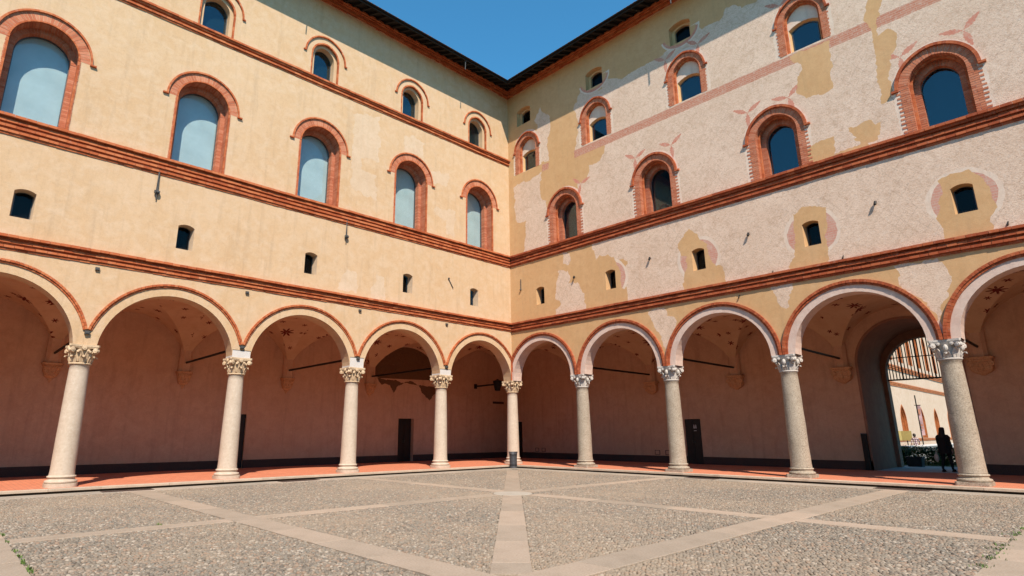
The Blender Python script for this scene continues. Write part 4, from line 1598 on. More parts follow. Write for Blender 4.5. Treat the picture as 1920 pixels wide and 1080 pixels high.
# stone dado broken by the doors
for w, sg, nb, a, b, cuts in ((wingL, 1, BACK_L, -6.69, END_L, doorsL), (wingR, -1, BACK_R, -6.75, END_R, doorsR+[(PORT_S-PORT_R-0.02, PORT_S+PORT_R+0.02, 1)])):
    edges = sorted((c[0], c[1]) for c in cuts)
    s = a
    for c0, c1 in edges+[(b, b)]:
        if c0-s > 0.05:
            mb = MB()
            x0, x1 = sorted((sg*s, sg*c0))
            mb.box(x0, x1, nb-0.02, nb+0.03, 0.0, 0.37)
            mb.build('dado', 'dado_stone', w)
        s = c1

# vaults
def vault(x0, x1, y0, y1, name, parent, H=2.45, z0=CAP+0.05):
    K = 16
    cx, cy = (x0+x1)/2, (y0+y1)/2
    ax, ay = (x1-x0)/2, (y1-y0)/2
    t = [math.sin(PI/2*(2*k/(2*K)-1)*1.0) for k in range(2*K+1)]
    verts = {}
    mb = MB()
    uvs = []

    def vid(i, j):
        if (i, j) not in verts:
            u, v = t[i], t[j]
            f = math.sqrt(max(0, 1-u*u))
            g = math.sqrt(max(0, 1-v*v))
            verts[(i, j)] = len(mb.v)
            mb.v.append((cx+ax*u, cy+ay*v, z0+H*max(f, g)))
        return verts[(i, j)]
    ang = [math.asin(max(-1, min(1, q))) for q in t]
    for i in range(2*K):
        for j in range(2*K):
            ui, vj = (i+0.5-K), (j+0.5-K)
            q = [(i, j), (i+1, j), (i+1, j+1), (i, j+1)]
            if (ui > 0) == (vj > 0):
                tris = [(0, 1, 2), (0, 2, 3)]
            else:
                tris = [(0, 1, 3), (1, 2, 3)]
            for tr in tris:
                pts = [q[k] for k in tr]
                mi = sum(abs(t[p[0]]) for p in pts)
                mj = sum(abs(t[p[1]]) for p in pts)
                mb.face([vid(*p) for p in reversed(pts)], 0, 0.5)
                for p in reversed(pts):
                    if mi < mj:      # barrel that curves along x
                        uvs.append((cx*0.37+ang[p[0]]*ax, cy*0.91+t[p[1]]*ay))
                    else:
                        uvs.append((cx*0.53+t[p[0]]*ax, cy*0.29+ang[p[1]]*ay+7.3))
    me = mb.mesh(name, ['vault_plaster'], smooth=True, ang=14)
    uvl = me.uv_layers.new(name='UVMap')
    uvl.data.foreach_set('uv', [c for p in uvs for c in p])
    return add(name, me, parent)


for key, A in ARC.items():
    S, sg = list(A['S']), A['sg']
    S[0] = -0.6
    for a, b in zip(S[:-1], S[1:]):
        x0, x1 = sorted((sg*a, sg*b))
        vault(x0, x1, A['back'], -TH, 'vault', A['w'], 2.45 if key == 'L' else 2.38)
vault(-6.7, -0.6, BACK_L, -TH, 'vault', wingL, 2.7)


# corbels that carry the vaults on the back wall
def corbel(style):
    mb = MB()
    if style == 'L':
        lv = [(0.36, 0.30, 0.62), (0.36, 0.30, 0.55), (0.31, 0.26, 0.54), (0.33, 0.28, 0.50), (0.29, 0.25, 0.48), (0.28, 0.22, 0.30), (0.22, 0.17, 0.14), (0.23, 0.18, 0.11), (0.16, 0.12, 0.06), (0.09, 0.08, 0.02), (0.10, 0.09, -0.02), (0.04, 0.04, -0.08), (0.01, 0.01, -0.16)]
    else:
        lv = [(0.42, 0.34, 0.62), (0.42, 0.34, 0.54), (0.37, 0.30, 0.53), (0.38, 0.31, 0.47), (0.33, 0.27, 0.44), (0.35, 0.28, 0.32), (0.36, 0.27, 0.2), (0.33, 0.22, 0.1), (0.24, 0.15, 0.03), (0.12, 0.08, -0.03), (0.05, 0.03, -0.08)]
    i = len(mb.v)
    seg = 12
    for hw, dp, z in lv:
        for k in range(seg+1):
            t = PI*k/seg
            c, s = math.cos(t), math.sin(t)
            e = 0.45 if style == 'L' else 0.25
            mb.v.append((hw*math.copysign(abs(c)**e, c), dp*abs(s)**e, z))
    for j in range(len(lv)-1):
        for k in range(seg):
            a = i+j*(seg+1)+k
            mb.face((a, a+1, a+seg+2, a+seg+1), 0, 0.5)
    mb.face([i+k for k in range(seg+1)], 0, 0.5)
    if style == 'L':
        for x in (-0.22, 0, 0.22):
            disc(mb, Vector((x, 0.25, 0.43)), Vector((0, 1, 0)), 0.06, 0.03, 8)
        for x in (-0.14, 0.0, 0.14):
            blob(mb, (x, 0.20, 0.25), 0.075, sq=(0.8, 0.6, 1.3))
    else:
        for x in (-0.3, 0.3):
            disc(mb, Vector((x, 0.26, 0.35)), Vector((0, 1, 0)), 0.11, 0.045, 12)
        blob(mb, (0, 0.25, 0.25), 0.12, sq=(0.9, 0.5, 1.4))
    return mb.mesh('corbel', ['corbel_stone'], smooth=True, ang=40, recalc=True)


for key, A in ARC.items():
    me = corbel(key)
    sg, w = A['sg'], A['w']
    for s in A['S'][1:-1]:
        if key == 'R' and abs(s-PORT_S) < 1.0:
            continue
        add('corbel', me, w, (sg*s, A['back'], CAP-0.60))
        # springer of the vault over the corbel
        mb = MB()
        hw, dp = 0.27, 0.23
        nb = A['back']
        sec = [(-hw, nb), (hw, nb), (hw, nb+dp*0.55), (hw*0.55, nb+dp), (-hw*0.55, nb+dp), (-hw, nb+dp*0.55)]
        mb.vprism([(sg*s+x, y) for x, y in sec], CAP+0.02, CAP+1.25)
        mb.build('springer', 'plaster_arcade', w)
        mb = MB()
        mb.tube([(sg*s, -0.35, CAP+0.42), (sg*s, nb+0.1, CAP+0.42)], 0.05, 6)
        mb.build('tie_rod', 'iron', w)

# dark remains of an old painting in the lunette of the first left bay
rag = [(4.45, 4.75), (4.25, 4.85), (3.9, 4.35), (3.6, 4.42), (3.34, 4.35), (3.02, 3.9), (2.85, 4.2), (2.58, 4.42), (2.2, 4.6), (1.81, 4.7), (1.45, 4.62), (1.2, 4.46), (0.95, 4.05), (0.69, 3.8), (0.31, 3.55), (0.1, 3.9), (-0.2, 4.05), (-0.3, 4.35)]
lun = [(2.045+2.55*math.cos(t), CAP+0.06+2.30*math.sin(t)) for t in [PI*0.06+PI*0.88*k/20 for k in range(21)]]
poly = rough_poly(rag, 0.1, 0.05, 3)[:-3]+list(reversed(lun))
wall_sheet(poly, [], [], BACK_L+0.005, wingL, ('lunette_painting', 'old_fresco'), 1)

# small framed vents low on the right back wall
for s in (4.47, 5.1, -4.3, -3.75):
    mb = MB()
    z0, z1, hw = 0.42, 0.66, 0.15
    for a, b, c, d in ((-hw, hw, z0, z0+0.025), (-hw, hw, z1-0.025, z1), (-hw, -hw+0.025, z0+0.025, z1-0.025), (hw-0.025, hw, z0+0.025, z1-0.025)):
        mb.box(a, b, BACK_R, BACK_R+0.02, c, d)
    v = mb.build('wall_vent', 'rust_iron', wingR, loc=(-s, 0, 0))
    mb = MB()
    mb.box(-hw+0.025, hw-0.025, BACK_R+0.001, BACK_R+0.008, z0+0.025, z1-0.025)
    mb.build('vent_cover', 'plaster_arcade', v)

# passage through the right wing, with its iron gate
mb = MB()
D0, D1 = BACK_R, BACK_R-4.1
line = shift(opening(PORT_R, 0, PORT_Z, -0.04, 14), -PORT_S)
sleeve(mb, line, D1+0.5, D0)
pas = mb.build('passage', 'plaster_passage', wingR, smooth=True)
mb = MB()
ex = shift(opening(1.60, 0, 4.25, -0.04, 14), -PORT_S)
flat_ring(mb, ex, line, D1+0.5)
sleeve(mb, ex, D1, D1+0.5)
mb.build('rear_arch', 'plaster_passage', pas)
mb = MB()       # raised band round the mouth of the passage
o2 = shift(opening(PORT_R+0.10, 0, PORT_Z, 0.0, 14), -PORT_S)
flat_ring(mb, shift(opening(PORT_R, 0, PORT_Z, 0.0, 14), -PORT_S), o2, D0+0.03)
sleeve(mb, o2, D0, D0+0.03)
sleeve(mb, shift(opening(PORT_R, 0, PORT_Z, 0.0, 14), -PORT_S), D0, D0+0.03)
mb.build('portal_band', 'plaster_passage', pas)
wall_sheet([(-12, -0.05), (END_R, -0.05), (END_R, 22.0), (-12, 22.0)], [shift(opening(1.60, 0, 4.25, -0.1, 14), PORT_S)], [], D1, wingR, ('rear_wall', 'plaster_arcade'), -1)
mb = MB()
gz = 3.93
mb.box(-1.6, 1.6, D1+0.12, D1+0.18, gz, gz+0.07)
gate = mb.build('gate_grille', 'iron', wingR, loc=(-PORT_S, 0, 0))
k = 0
x = -1.5
while x < 1.55:
    top = 4.25+math.sqrt(max(0, 1.6**2-x*x)) if abs(x) < 1.6 else 4.25
    mb = MB()
    rr = 0.022 if k % 5 else 0.034
    mb.tube([(x, D1+0.15, gz+0.02), (x, D1+0.15, top-0.01)], rr, 6)
    mb.build('bar', 'iron', gate)
    x += 0.125
    k += 1
mb = MB()
mb.box(-1.58, 1.58, D1+0.13, D1+0.17, gz+1.05, gz+1.09)
mb.build('cross_bar', 'iron', gate)

# ironwork and small fittings on the facades
for s, zt in ((18.2, 10.85), (10.52, 10.95)):
    mb = MB()
    mb.tube([(0, 0.05, zt), (0, 0.06, zt-0.9), (0.0, 0.05, zt-1.15)], [0.03, 0.045, 0.02], 6)
    mb.tube([(0, -0.05, zt-0.86), (0, 0.17, zt-0.86)], 0.05, 6)
    mb.box(-0.09, 0.09, 0.06, 0.12, zt-0.92, zt-0.82)
    mb.build('wall_anchor', 'iron_grey', wingL, loc=(s, 0, 0))
mb = MB()
mb.tube([(0, 0.03, 0.22), (-0.30, 0.03, -0.22)], 0.022, 6)
blob(mb, (0, 0.05, 0.24), 0.05)
mb.build('wall_anchor', 'iron_grey', wingL, loc=(4.55, 0, 9.0))
mb = MB()
mb.tube([(0, 0.03, 0.3), (0, 0.03, -0.28)], 0.020, 6)
blob(mb, (0, 0.06, -0.3), 0.055)
mb.build('wall_anchor', 'iron_grey', wingR, loc=(-0.82, 0, 9.55))


def spotlight():
    mb = MB()
    mb.tube([(0, 0, 0), (0, 0.09, 0.01)], 0.016, 6)
    mb.tube([(0, 0.07, 0.05), (0.02, 0.11, -0.07)], [0.04, 0.048], 10)
    return mb.mesh('spotlight', ['iron'])


sm = spotlight()
for s in (4.55, 8.86, 13.29, 17.63, 22.0):
    add('spotlight', sm, wingR, (-s, 0, 9.22))
for s in (4.65, 9.63, 14.64, 19.6):
    mb = MB()
    mb.box(-0.06, 0.06, 0, 0.07, -0.05, 0.05)
    mb.box(-0.045, 0.045, 0.07, 0.08, -0.035, 0.035)
    mb.build('tie_plate', 'iron_grey', wingL, loc=(s, 0.0, 6.85 if s < 19 else 6.85))
    mb = MB()
    mb.box(-0.07, 0.07, 0.0, 0.09, -0.05, 0.05)
    mb.box(-0.05, 0.05, 0.09, 0.10, -0.03, 0.03)
    mb.build('tie_plate', 'iron_grey', wingL, loc=(s, 0.012, 4.72))
for s, z in ((12.63, 6.79), (16.4, 7.55), (14.0, 7.5), (20.8, 7.6)):
    mb = MB()
    mb.tube([(0, 0, 0.07), (0.03, 0.05, -0.07)], [0.012, 0.03], 6)
    mb.build('small_hook', 'iron', wingR, loc=(-s, 0, z))

# ------------------------------------------------------------------ floors and court
mb = MB()
mb.box(-6.5, 0.55, -31, 6.4, -0.2, 0.0)
mb.box(0.55, 31, -0.55, 6.4, -0.2, 0.0)
af = tag(mb.build('arcade_floor', 'terracotta_floor'), kind='structure')
mb = MB()
mb.box(16.66-1.74, 16.66+1.74, 6.4, 10.9, -0.2, -0.004)
tag(mb.build('passage_floor', 'yard_paving'), kind='structure')
mb = MB()
mb.quad((-3000, -3000, -0.30), (3000, -3000, -0.30), (3000, 3000, -0.30), (-3000, 3000, -0.30))
tag(mb.build('ground', 'far_ground'), kind='structure')
G0 = -0.14       # level of the court
mb = MB()
mb.quad((0.5, -40, G0-0.028), (40, -40, G0-0.028), (40, -0.5, G0-0.028), (0.5, -0.5, G0-0.028))
court = tag(mb.build('courtyard', 'pebble_bed'), kind='structure')


def rough_slab(mb, hl, hb, th, ch, swap):
    n = max(2, int(2*hl/0.22))
    top = [(-hl+2*hl*k/n, -hb) for k in range(n+1)]+[(hl-2*hl*k/n, hb) for k in range(n+1)]
    pts = []
    for x, y in top:
        pts.append((x+random.uniform(-0.002, 0.002), y+random.choice((-1, 1))*random.uniform(0, 0.007)))
    if swap:
        pts = [(-y, x) for x, y in pts]
    m = len(pts)
    i = len(mb.v)
    sc = lambda x, y, d: (x-math.copysign(d, x) if abs(x) > d else x, y-math.copysign(d, y) if abs(y) > d else y)
    mb.v += [(x, y, -th) for x, y in pts]+[(x, y, -ch) for x, y in pts]+[(*sc(x, y, ch), 0.0) for x, y in pts]
    for a in range(m):
        b = (a+1) % m
        mb.face((i+a, i+b, i+m+b, i+m+a), 0, 0.5)
        mb.face((i+m+a, i+m+b, i+2*m+b, i+2*m+a), 0, 0.5)
    mb.face(range(i+2*m, i+3*m), 0, 0.5)


def slab_run(name, along, a0, a1, b0, b1, z, mat, lmin, lmax, parent, th=0.12, ch=0.006, skips=()):
    """row of slabs along x or y, each an object"""
    a = a0
    while a < a1-0.05:
        e = min(a1, a+random.uniform(lmin, lmax))
        if a1-e < 0.3:
            e = a1
        hit = [s for s in skips if not (e <= s[0] or a >= s[1])]
        pieces = [(a, e)]
        for s0, s1 in hit:
            new = []
            for p, q in pieces:
                if q <= s0 or p >= s1:
                    new.append((p, q))
                else:
                    if s0-p > 0.05:
                        new.append((p, s0))
                    if q-s1 > 0.05:
                        new.append((s1, q))
            pieces = new
        for p, q in pieces:
            mb = MB()
            hl, hb = (q-p)/2-0.004, (b1-b0)/2+random.uniform(-0.008, 0.004)
            zz = z+random.uniform(-0.0015, 0.0015)
            if along == 'x':
                rough_slab(mb, hl, hb, th, ch, False)
                loc = ((p+q)/2, (b0+b1)/2, zz)
            else:
                rough_slab(mb, hl, hb, th, ch, True)
                loc = ((b0+b1)/2, (p+q)/2, zz)
            mb.build(name, mat, parent, loc=loc)
        a = e


# kerb of the arcade step
slab_run('kerb', 'y', -31, -0.84, 0.552, 0.82, 0.004, 'kerb_stone', 1.1, 2.2, af, th=0.075, ch=0.012)
slab_run('kerb', 'x', 0.552, 31, -0.82, -0.552, 0.004, 'kerb_stone', 1.1, 2.2, af, th=0.075, ch=0.012)
mb = MB()
mb.box(0.55, 0.72, -31, -0.72, -0.2, -0.072)
mb.box(0.55, 31, -0.72, -0.552, -0.2, -0.0715)
mb.build('riser', 'riser_shaded', af)  # riser coloured dark to carry the shadow under the kerb nosing
# border paving along the step
slab_run('paving_slab', 'y', -31, -1.75, 0.73, 1.62, G0, 'slab_grey', 1.2, 2.4, court)
slab_run('paving_slab', 'x', 0.73, 31, -1.62, -0.73, G0, 'slab_grey', 1.2, 2.4, court)
# granite walkways
C_Y, D_X, A_X, B_Y = (-18.40, -17.82), (17.12, 17.70), (9.68, 10.14), (-10.47, -9.98)
slab_run('paving_slab', 'x', 1.63, 20.8, C_Y[0], C_Y[1], G0+0.006, 'slab_granite', 1.3, 2.4, court)
slab_run('paving_slab', 'y', -21.9, -1.63, D_X[0], D_X[1], G0+0.006, 'slab_granite', 1.3, 2.4, court, skips=[C_Y])
slab_run('paving_slab', 'y', -21.9, -1.63, A_X[0], A_X[1], G0+0.002, 'slab_granite', 1.3, 2.4, court, skips=[C_Y, (-11.0, -9.9)])
slab_run('paving_slab', 'x', 1.63, 20.8, B_Y[0], B_Y[1], G0+0.002, 'slab_granite', 1.3, 2.4, court, skips=[D_X, (9.55, 10.65)])
# diagonal walkway
dx, dy = 1.0, -1.032
dl = math.hypot(dx, dy)
dx, dy = dx/dl, dy/dl
org = Vector((10.1, -10.5, 0))
rot = math.atan2(dy, dx)
t = -11.3
while t < 15.3:
    e = t+random.uniform(1.2, 2.2)
    pieces = [(t, e)]
    for s0, s1 in ((-0.5, 0.5), (9.95, 10.85)):
        new = []
        for p, q in pieces:
            if q <= s0 or p >= s1:
                new.append((p, q))
            else:
                if s0-p > 0.05:
                    new.append((p, s0))
                if q-s1 > 0.05:
                    new.append((s1, q))
        pieces = new
    for p, q in pieces:
        mb = MB()
        rough_slab(mb, (q-p)/2-0.004, 0.26, 0.12, 0.006, False)
        m = (p+q)/2
        mb.build('paving_slab', 'slab_granite', court, loc=(org.x+dx*m, org.y+dy*m, G0+0.004+random.uniform(-0.001, 0.001)), rotz=rot)
    t = e
mb = MB()
mb.lathe([(0.56, -0.12), (0.56, -0.006), (0.554, 0.0)], 40)
mb.build('paving_disc', 'disc_stone', court, loc=(10.1, -10.48, G0+0.010))
# wide walkways on the near sides
for b0 in (-22.75, -23.58, -24.41):
    slab_run('paving_slab', 'x', 1.63, 30, b0+0.004, b0+0.83, G0+0.008, 'slab_granite', 1.0, 1.7, court)
for b0 in (20.84, 21.68, 22.52):
    slab_run('paving_slab', 'y', -21.915, -1.63, b0+0.004, b0+0.84, G0+0.008, 'slab_granite', 1.0, 1.7, court)

# pebbles set in the panels between the walkways: too many to count
def pebble_field():
    rng = np.random.default_rng(3)
    st = 0.052
    xs = np.arange(1.66, 20.83, st)
    ys = np.arange(-21.9, -1.66, st*0.9)
    X, Y = np.meshgrid(xs, ys)
    X = X+((np.arange(len(ys)) % 2)*st*0.5)[:, None]
    X = X.ravel()+rng.uniform(-0.014, 0.014, X.size)
    Y = Y.ravel()+rng.uniform(-0.014, 0.014, Y.size)
    m = 0.012
    ok = (X > 1.64) & (X < 20.82) & (Y > -21.9) & (Y < -1.64)
    ok &= ~((Y > C_Y[0]-m) & (Y < C_Y[1]+m))
    ok &= ~((X > D_X[0]-m) & (X < D_X[1]+m))
    ok &= ~((X > A_X[0]-m) & (X < A_X[1]+m))
    ok &= ~((Y > B_Y[0]-m) & (Y < B_Y[1]+m))
    d = np.abs((X-org.x)*(-dy)+(Y-org.y)*dx)
    ok &= ~(d < 0.26+m)
    ok &= ~(np.hypot(X-10.1, Y+10.48) < 0.57+m)
    X, Y = X[ok], Y[ok]
    n = len(X)
    me = bpy.data.meshes.new('pebbles')
    me.vertices.add(n)
    Z = np.full(n, G0-0.022)+rng.uniform(-0.006, 0.006, n)
    me.vertices.foreach_set('co', np.stack([X, Y, Z], 1).ravel().astype(np.float32))
    rot_ = np.stack([rng.uniform(-0.3, 0.3, n), rng.uniform(-0.3, 0.3, n), rng.uniform(0, 6.28, n)], 1)
    a = me.attributes.new('rot', 'FLOAT_VECTOR', 'POINT')
    a.data.foreach_set('vector', rot_.ravel().astype(np.float32))
    sc = rng.uniform(0.75, 1.25, n)
    sv = np.stack([sc*rng.uniform(0.85, 1.35, n), sc*rng.uniform(0.7, 1.0, n), sc*rng.uniform(0.8, 1.2, n)], 1)
    a = me.attributes.new('scl', 'FLOAT_VECTOR', 'POINT')
    a.data.foreach_set('vector', sv.ravel().astype(np.float32))
    o = add('pebbles', me, court)
    o['kind'] = 'stuff'
    # one rounded pebble as source
    pb = MB()
    blob(pb, (0, 0, 0), 0.034, seg=8, rings=6, sq=(1, 1, 0.72))
    pm = pb.mesh('pebble', ['pebble'], smooth=True, ang=180)
    ng = bpy.data.node_groups.new('pebble_instances', 'GeometryNodeTree')
    ng.interface.new_socket('Geometry', in_out='INPUT', socket_type='NodeSocketGeometry')
    ng.interface.new_socket('Geometry', in_out='OUTPUT', socket_type='NodeSocketGeometry')
    gi, go = ng.nodes.new('NodeGroupInput'), ng.nodes.new('NodeGroupOutput')
    io = ng.nodes.new('GeometryNodeInstanceOnPoints')
    na = ng.nodes.new('GeometryNodeInputNamedAttribute')
    na.data_type = 'FLOAT_VECTOR'
    na.inputs[0].default_value = 'rot'
    nb = ng.nodes.new('GeometryNodeInputNamedAttribute')
    nb.data_type = 'FLOAT_VECTOR'
    nb.inputs[0].default_value = 'scl'
    e2r = ng.nodes.new('FunctionNodeEulerToRotation')
    # the source pebble: a small icosphere shaped in the tree, so that no stray object is needed
    ic = ng.nodes.new('GeometryNodeMeshIcoSphere')
    ic.inputs['Radius'].default_value = 0.029
    ic.inputs['Subdivisions'].default_value = 2
    tr = ng.nodes.new('GeometryNodeTransform')
    tr.inputs['Scale'].default_value = (1, 1, 0.72)
    ss = ng.nodes.new('GeometryNodeSetShadeSmooth')
    smn = ng.nodes.new('GeometryNodeSetMaterial')
    smn.inputs['Material'].default_value = MATS['pebble']
    L = ng.links.new
    L(ic.outputs[0], tr.inputs[0])
    L(tr.outputs[0], ss.inputs[0])
    L(ss.outputs[0], smn.inputs[0])
    L(smn.outputs[0], io.inputs['Instance'])
    L(gi.outputs[0], io.inputs['Points'])
    L(na.outputs[0], e2r.inputs[0])
    L(e2r.outputs[0], io.inputs['Rotation'])
    L(nb.outputs[0], io.inputs['Scale'])
    L(io.outputs[0], go.inputs[0])
    md = o.modifiers.new('pebbles', 'NODES')
    md.node_group = ng
    bpy.data.meshes.remove(pm)
    me.materials.append(MATS['pebble'])
    return n


pebble_field()

# weeds in the joints by the near walkways
mb = MB()
spots = [(9.2+0.9*k+random.uniform(-0.3, 0.3), -21.91) for k in range(5)]+[(20.83, -8.6-0.55*k+random.uniform(-0.2, 0.2)) for k in range(9)]
spots += [(11.5, -21.9), (12.2, -21.92), (12.6, -21.9), (20.82, -12.2), (20.84, -13.1), (9.6, -19.6)]
for x, y in spots:
    for q in range(random.randint(8, 22)):
        bx, by = x+random.gauss(0, 0.06), y+random.gauss(0, 0.02)
        h = random.uniform(0.012, 0.04)
        a = random.uniform(0, 6.28)
        lx, ly = math.cos(a)*h*0.7, math.sin(a)*h*0.7
        wx, wy = -math.sin(a)*0.006, math.cos(a)*0.006
        mb.quad((bx-wx, by-wy, G0-0.01), (bx+wx, by+wy, G0-0.01), (bx+lx*0.5+wx, by+ly*0.5+wy, G0+h*0.8), (bx+lx*0.5-wx, by+ly*0.5-wy, G0+h*0.8))
        mb.poly([(bx+lx*0.5-wx, by+ly*0.5-wy, G0+h*0.8), (bx+lx*0.5+wx, by+ly*0.5+wy, G0+h*0.8), (bx+lx, by+ly, G0+h)])
tag(mb.build('weeds', 'weed'), 'small green weeds growing in the joints along the near walkways', 'weeds', kind='stuff')


# drain grates
def grate(x0, x1, y0, y1, label, n_along, mat='grate_metal'):
    mb = MB()
    z = G0+0.006
    cx, cy = (x0+x1)/2, (y0+y1)/2
    hx, hy = (x1-x0)/2, (y1-y0)/2
    f = 0.05
    mb.box(-hx, hx, -hy, -hy+f, -0.02, 0.006)
    mb.box(-hx, hx, hy-f, hy, -0.02, 0.006)
    mb.box(-hx, -hx+f, -hy+f, hy-f, -0.02, 0.006)
    mb.box(hx-f, hx, -hy+f, hy-f, -0.02, 0.006)
    o = mb.build('drain_grate', mat, loc=(cx, cy, z))
    mb = MB()
    mb.box(-hx+f, hx-f, -hy+f, hy-f, -0.02, -0.004)
    mb.build('grate_bed', 'iron', o)
    long_x = hx > hy
    L = (hx if long_x else hy)-f
    for k in range(n_along):
        c = -L+2*L*(k+0.5)/n_along
        mb = MB()
        if long_x:
            mb.box(-0.018, 0.018, -hy+f, hy-f, -0.004, 0.004)
            mb.build('slat', mat, o, loc=(c, 0, 0))
        else:
            mb.box(-hx+f, hx-f, -0.018, 0.018, -0.004, 0.004)
            mb.build('slat', mat, o, loc=(0, c, 0))
    tag(o, label, 'drain grate', 'drain grates by the arcade step')


grate(0.92, 1.35, -19.0, -17.6, 'rusty drain grate in the paving beside the leftmost cream column', 18)
grate(0.92, 1.35, -13.4, -11.9, 'rusty drain grate in the paving between the second and third cream columns from the left', 18)
grate(16.75, 18.15, -1.45, -0.92, 'rusty drain grate in the paving before the step, nearest the gateway', 18)
grate(10.45, 11.65, -1.35, -0.92, 'rusty drain grate in the paving beside the third granite column from the right', 16)

# ------------------------------------------------------------------ things in the arcade
# litter bin in front of the corner column
bl = (0.98, -1.02, G0+0.003)
mb = MB()
mb.lathe([(0.17, 0.0), (0.19, 0.01), (0.19, 0.05), (0.165, 0.06), (0.165, 0.62), (0.15, 0.62)], 24)
lb = tag(mb.build('litter_bin', 'bin_metal', loc=bl, smooth=True, ang=30), 'dark grey slatted metal litter bin in front of the corner column', 'bin')
for k in range(22):
    a = 2*PI*k/22
    mb = MB()
    c, s = math.cos(a), math.sin(a)
    pts = [(0.178, 0.05), (0.182, 0.5), (0.19, 0.66), (0.225, 0.80)]
    path = [(Vector((c*r_, s*r_, z_)), Vector((-s, c, 0)), Vector((c, s, 0))) for r_, z_ in pts]
    strip_solid(mb, path, [0.016, 0.016, 0.017, 0.019], 0.008)
    mb.build('slat', 'bin_metal', lb)
mb = MB()
for zz, rr in ((0.63, 0.186), (0.14, 0.18)):
    mb.lathe([(rr, zz), (rr+0.016, zz), (rr+0.016, zz+0.03), (rr, zz+0.03)], 28, cap=False)
mb.build('hoop', 'iron', lb)

# wall lantern on a bracket in the corner
lt = tag(bpy.data.objects.new('wall_lantern', None), 'black iron lantern on a long bracket in the dark corner of the arcade', 'lantern')
COL.objects.link(lt)
lt.location = (-6.5, 3.2, 4.62)
mb = MB()
mb.tube([(0, 0, 0), (2.05, 0, 0.02)], 0.055, 8)
mb.box(0, 0.04, -0.12, 0.12, -0.15, 0.15)
mb.build('bracket', 'iron', lt)
mb = MB()
mb.lathe([(0.05, 0.34), (0.16, 0.27), (0.30, 0.22), (0.30, 0.18)], 6, c=(2.1, 0))
mb.build('cap', 'iron', lt)
mb = MB()
mb.lathe([(0.28, 0.18), (0.16, -0.38), (0.14, -0.40)], 6, c=(2.1, 0))
mb.build('lamp_glass', 'room_dark', lt)
for k in range(6):
    a = 2*PI*k/6
    mb = MB()
    mb.tube([(2.1+0.285*math.cos(a), 0.285*math.sin(a), 0.19), (2.1+0.165*math.cos(a), 0.165*math.sin(a), -0.39)], 0.014, 5)
    mb.build('rib', 'iron', lt)
# dark board below it
mb = MB()
mb.box(0, 0.05, -0.5, 0.5, -0.07, 0.07)
o = tag(mb.build('wall_sign', 'dark_wood', loc=(-6.5, 5.3, 3.62)), 'narrow dark board on the arcade wall below the lantern', 'sign')
mb = MB()
mb.box(0.05, 0.058, -0.47, 0.47, -0.05, 0.05)
mb.build('board_face', 'rust_iron', o)
# black post by the gateway
mb = MB()
mb.box(-0.10, 0.10, -0.06, 0.06, 0, 1.48)
mb.box(-0.115, 0.115, -0.075, 0.075, 0, 0.03)
o = tag(mb.build('post', 'iron', loc=(14.72, 6.28, 0.002)), 'square black metal post standing against the wall beside the gateway', 'post')
mb = MB()
mb.box(-0.105, 0.105, -0.065, 0.065, 1.48, 1.51)
mb.build('cap', 'iron_grey', o)


# ------------------------------------------------------------------ two unseen wings closing the court, added to cut low blue skylight
def closing_wing(label, loc, rz, length):
    w = bpy.data.objects.new('unseen_wing', None)
    COL.objects.link(w)
    w.location = loc
    w.rotation_euler = (0, 0, rz)
    tag(w, label, 'building')
    wins = [(-length/2+3+4.6*k) for k in range(int((length-4)/4.6))]
    hs = [shift(opening(0.6, 0, 2.4, 0.0, 8), x, z) for x in wins for z in (2.0, 8.2)]
    wall_sheet([(-length/2, -0.2), (length/2, -0.2), (length/2, 14), (-length/2, 14)], hs, [], 0.0, w, ('wall', 'plaster_right'), 1)
    for x in wins:
        for z in (2.0, 8.2):
            mb = MB()
            sleeve(mb, opening(0.6, 0, 2.4, 0.0, 8), -0.3, 0.0)
            plate(mb, opening(0.61, 0, 2.4, -0.01, 8), -0.34, -0.3)
            mb.build('window', 'room_slate', w, loc=(x, 0, z))
    mb = MB()
    mb.box(-length/2, length/2, -9, -0.5, -0.2, 13.9)
    mb.build('rear_mass', 'plaster_right', w)
    mb = MB()
    mb.hexa([(-length/2, 0.8, 13.9), (length/2, 0.8, 13.9), (length/2, -5, 16.3), (-length/2, -5, 16.3), (-length/2, 0.8, 14.1), (length/2, 0.8, 14.1), (length/2, -5, 16.5), (-length/2, -5, 16.5)])
    mb.build('roof', 'terracotta_tile', w, recalc=True)


closing_wing('unseen plain ochre wing closing the court to the right behind the viewer, added to cut low skylight', (43, -21, 0), PI/2, 44)
closing_wing('unseen plain ochre wing closing the court to the left behind the viewer, added to cut low skylight', (22, -45, 0), 0, 42)

# ------------------------------------------------------------------ the yard beyond the gateway
mb = MB()
mb.quad((-30, 10.5, -0.08), (60, 10.5, -0.08), (60, 140, -0.08), (-30, 140, -0.08))
tag(mb.build('yard', 'yard_gravel'), kind='structure')
mb = MB()
mb.box(11.0, 40, 13.4, 17.0, -0.2, -0.05)
tag(mb.build('lawn', 'lawn'), kind='structure')
mb = MB()
mb.box(9.0, 40, 10.92, 13.3, -0.2, -0.055)
tag(mb.build('yard_path', 'yard_paving'), kind='structure')


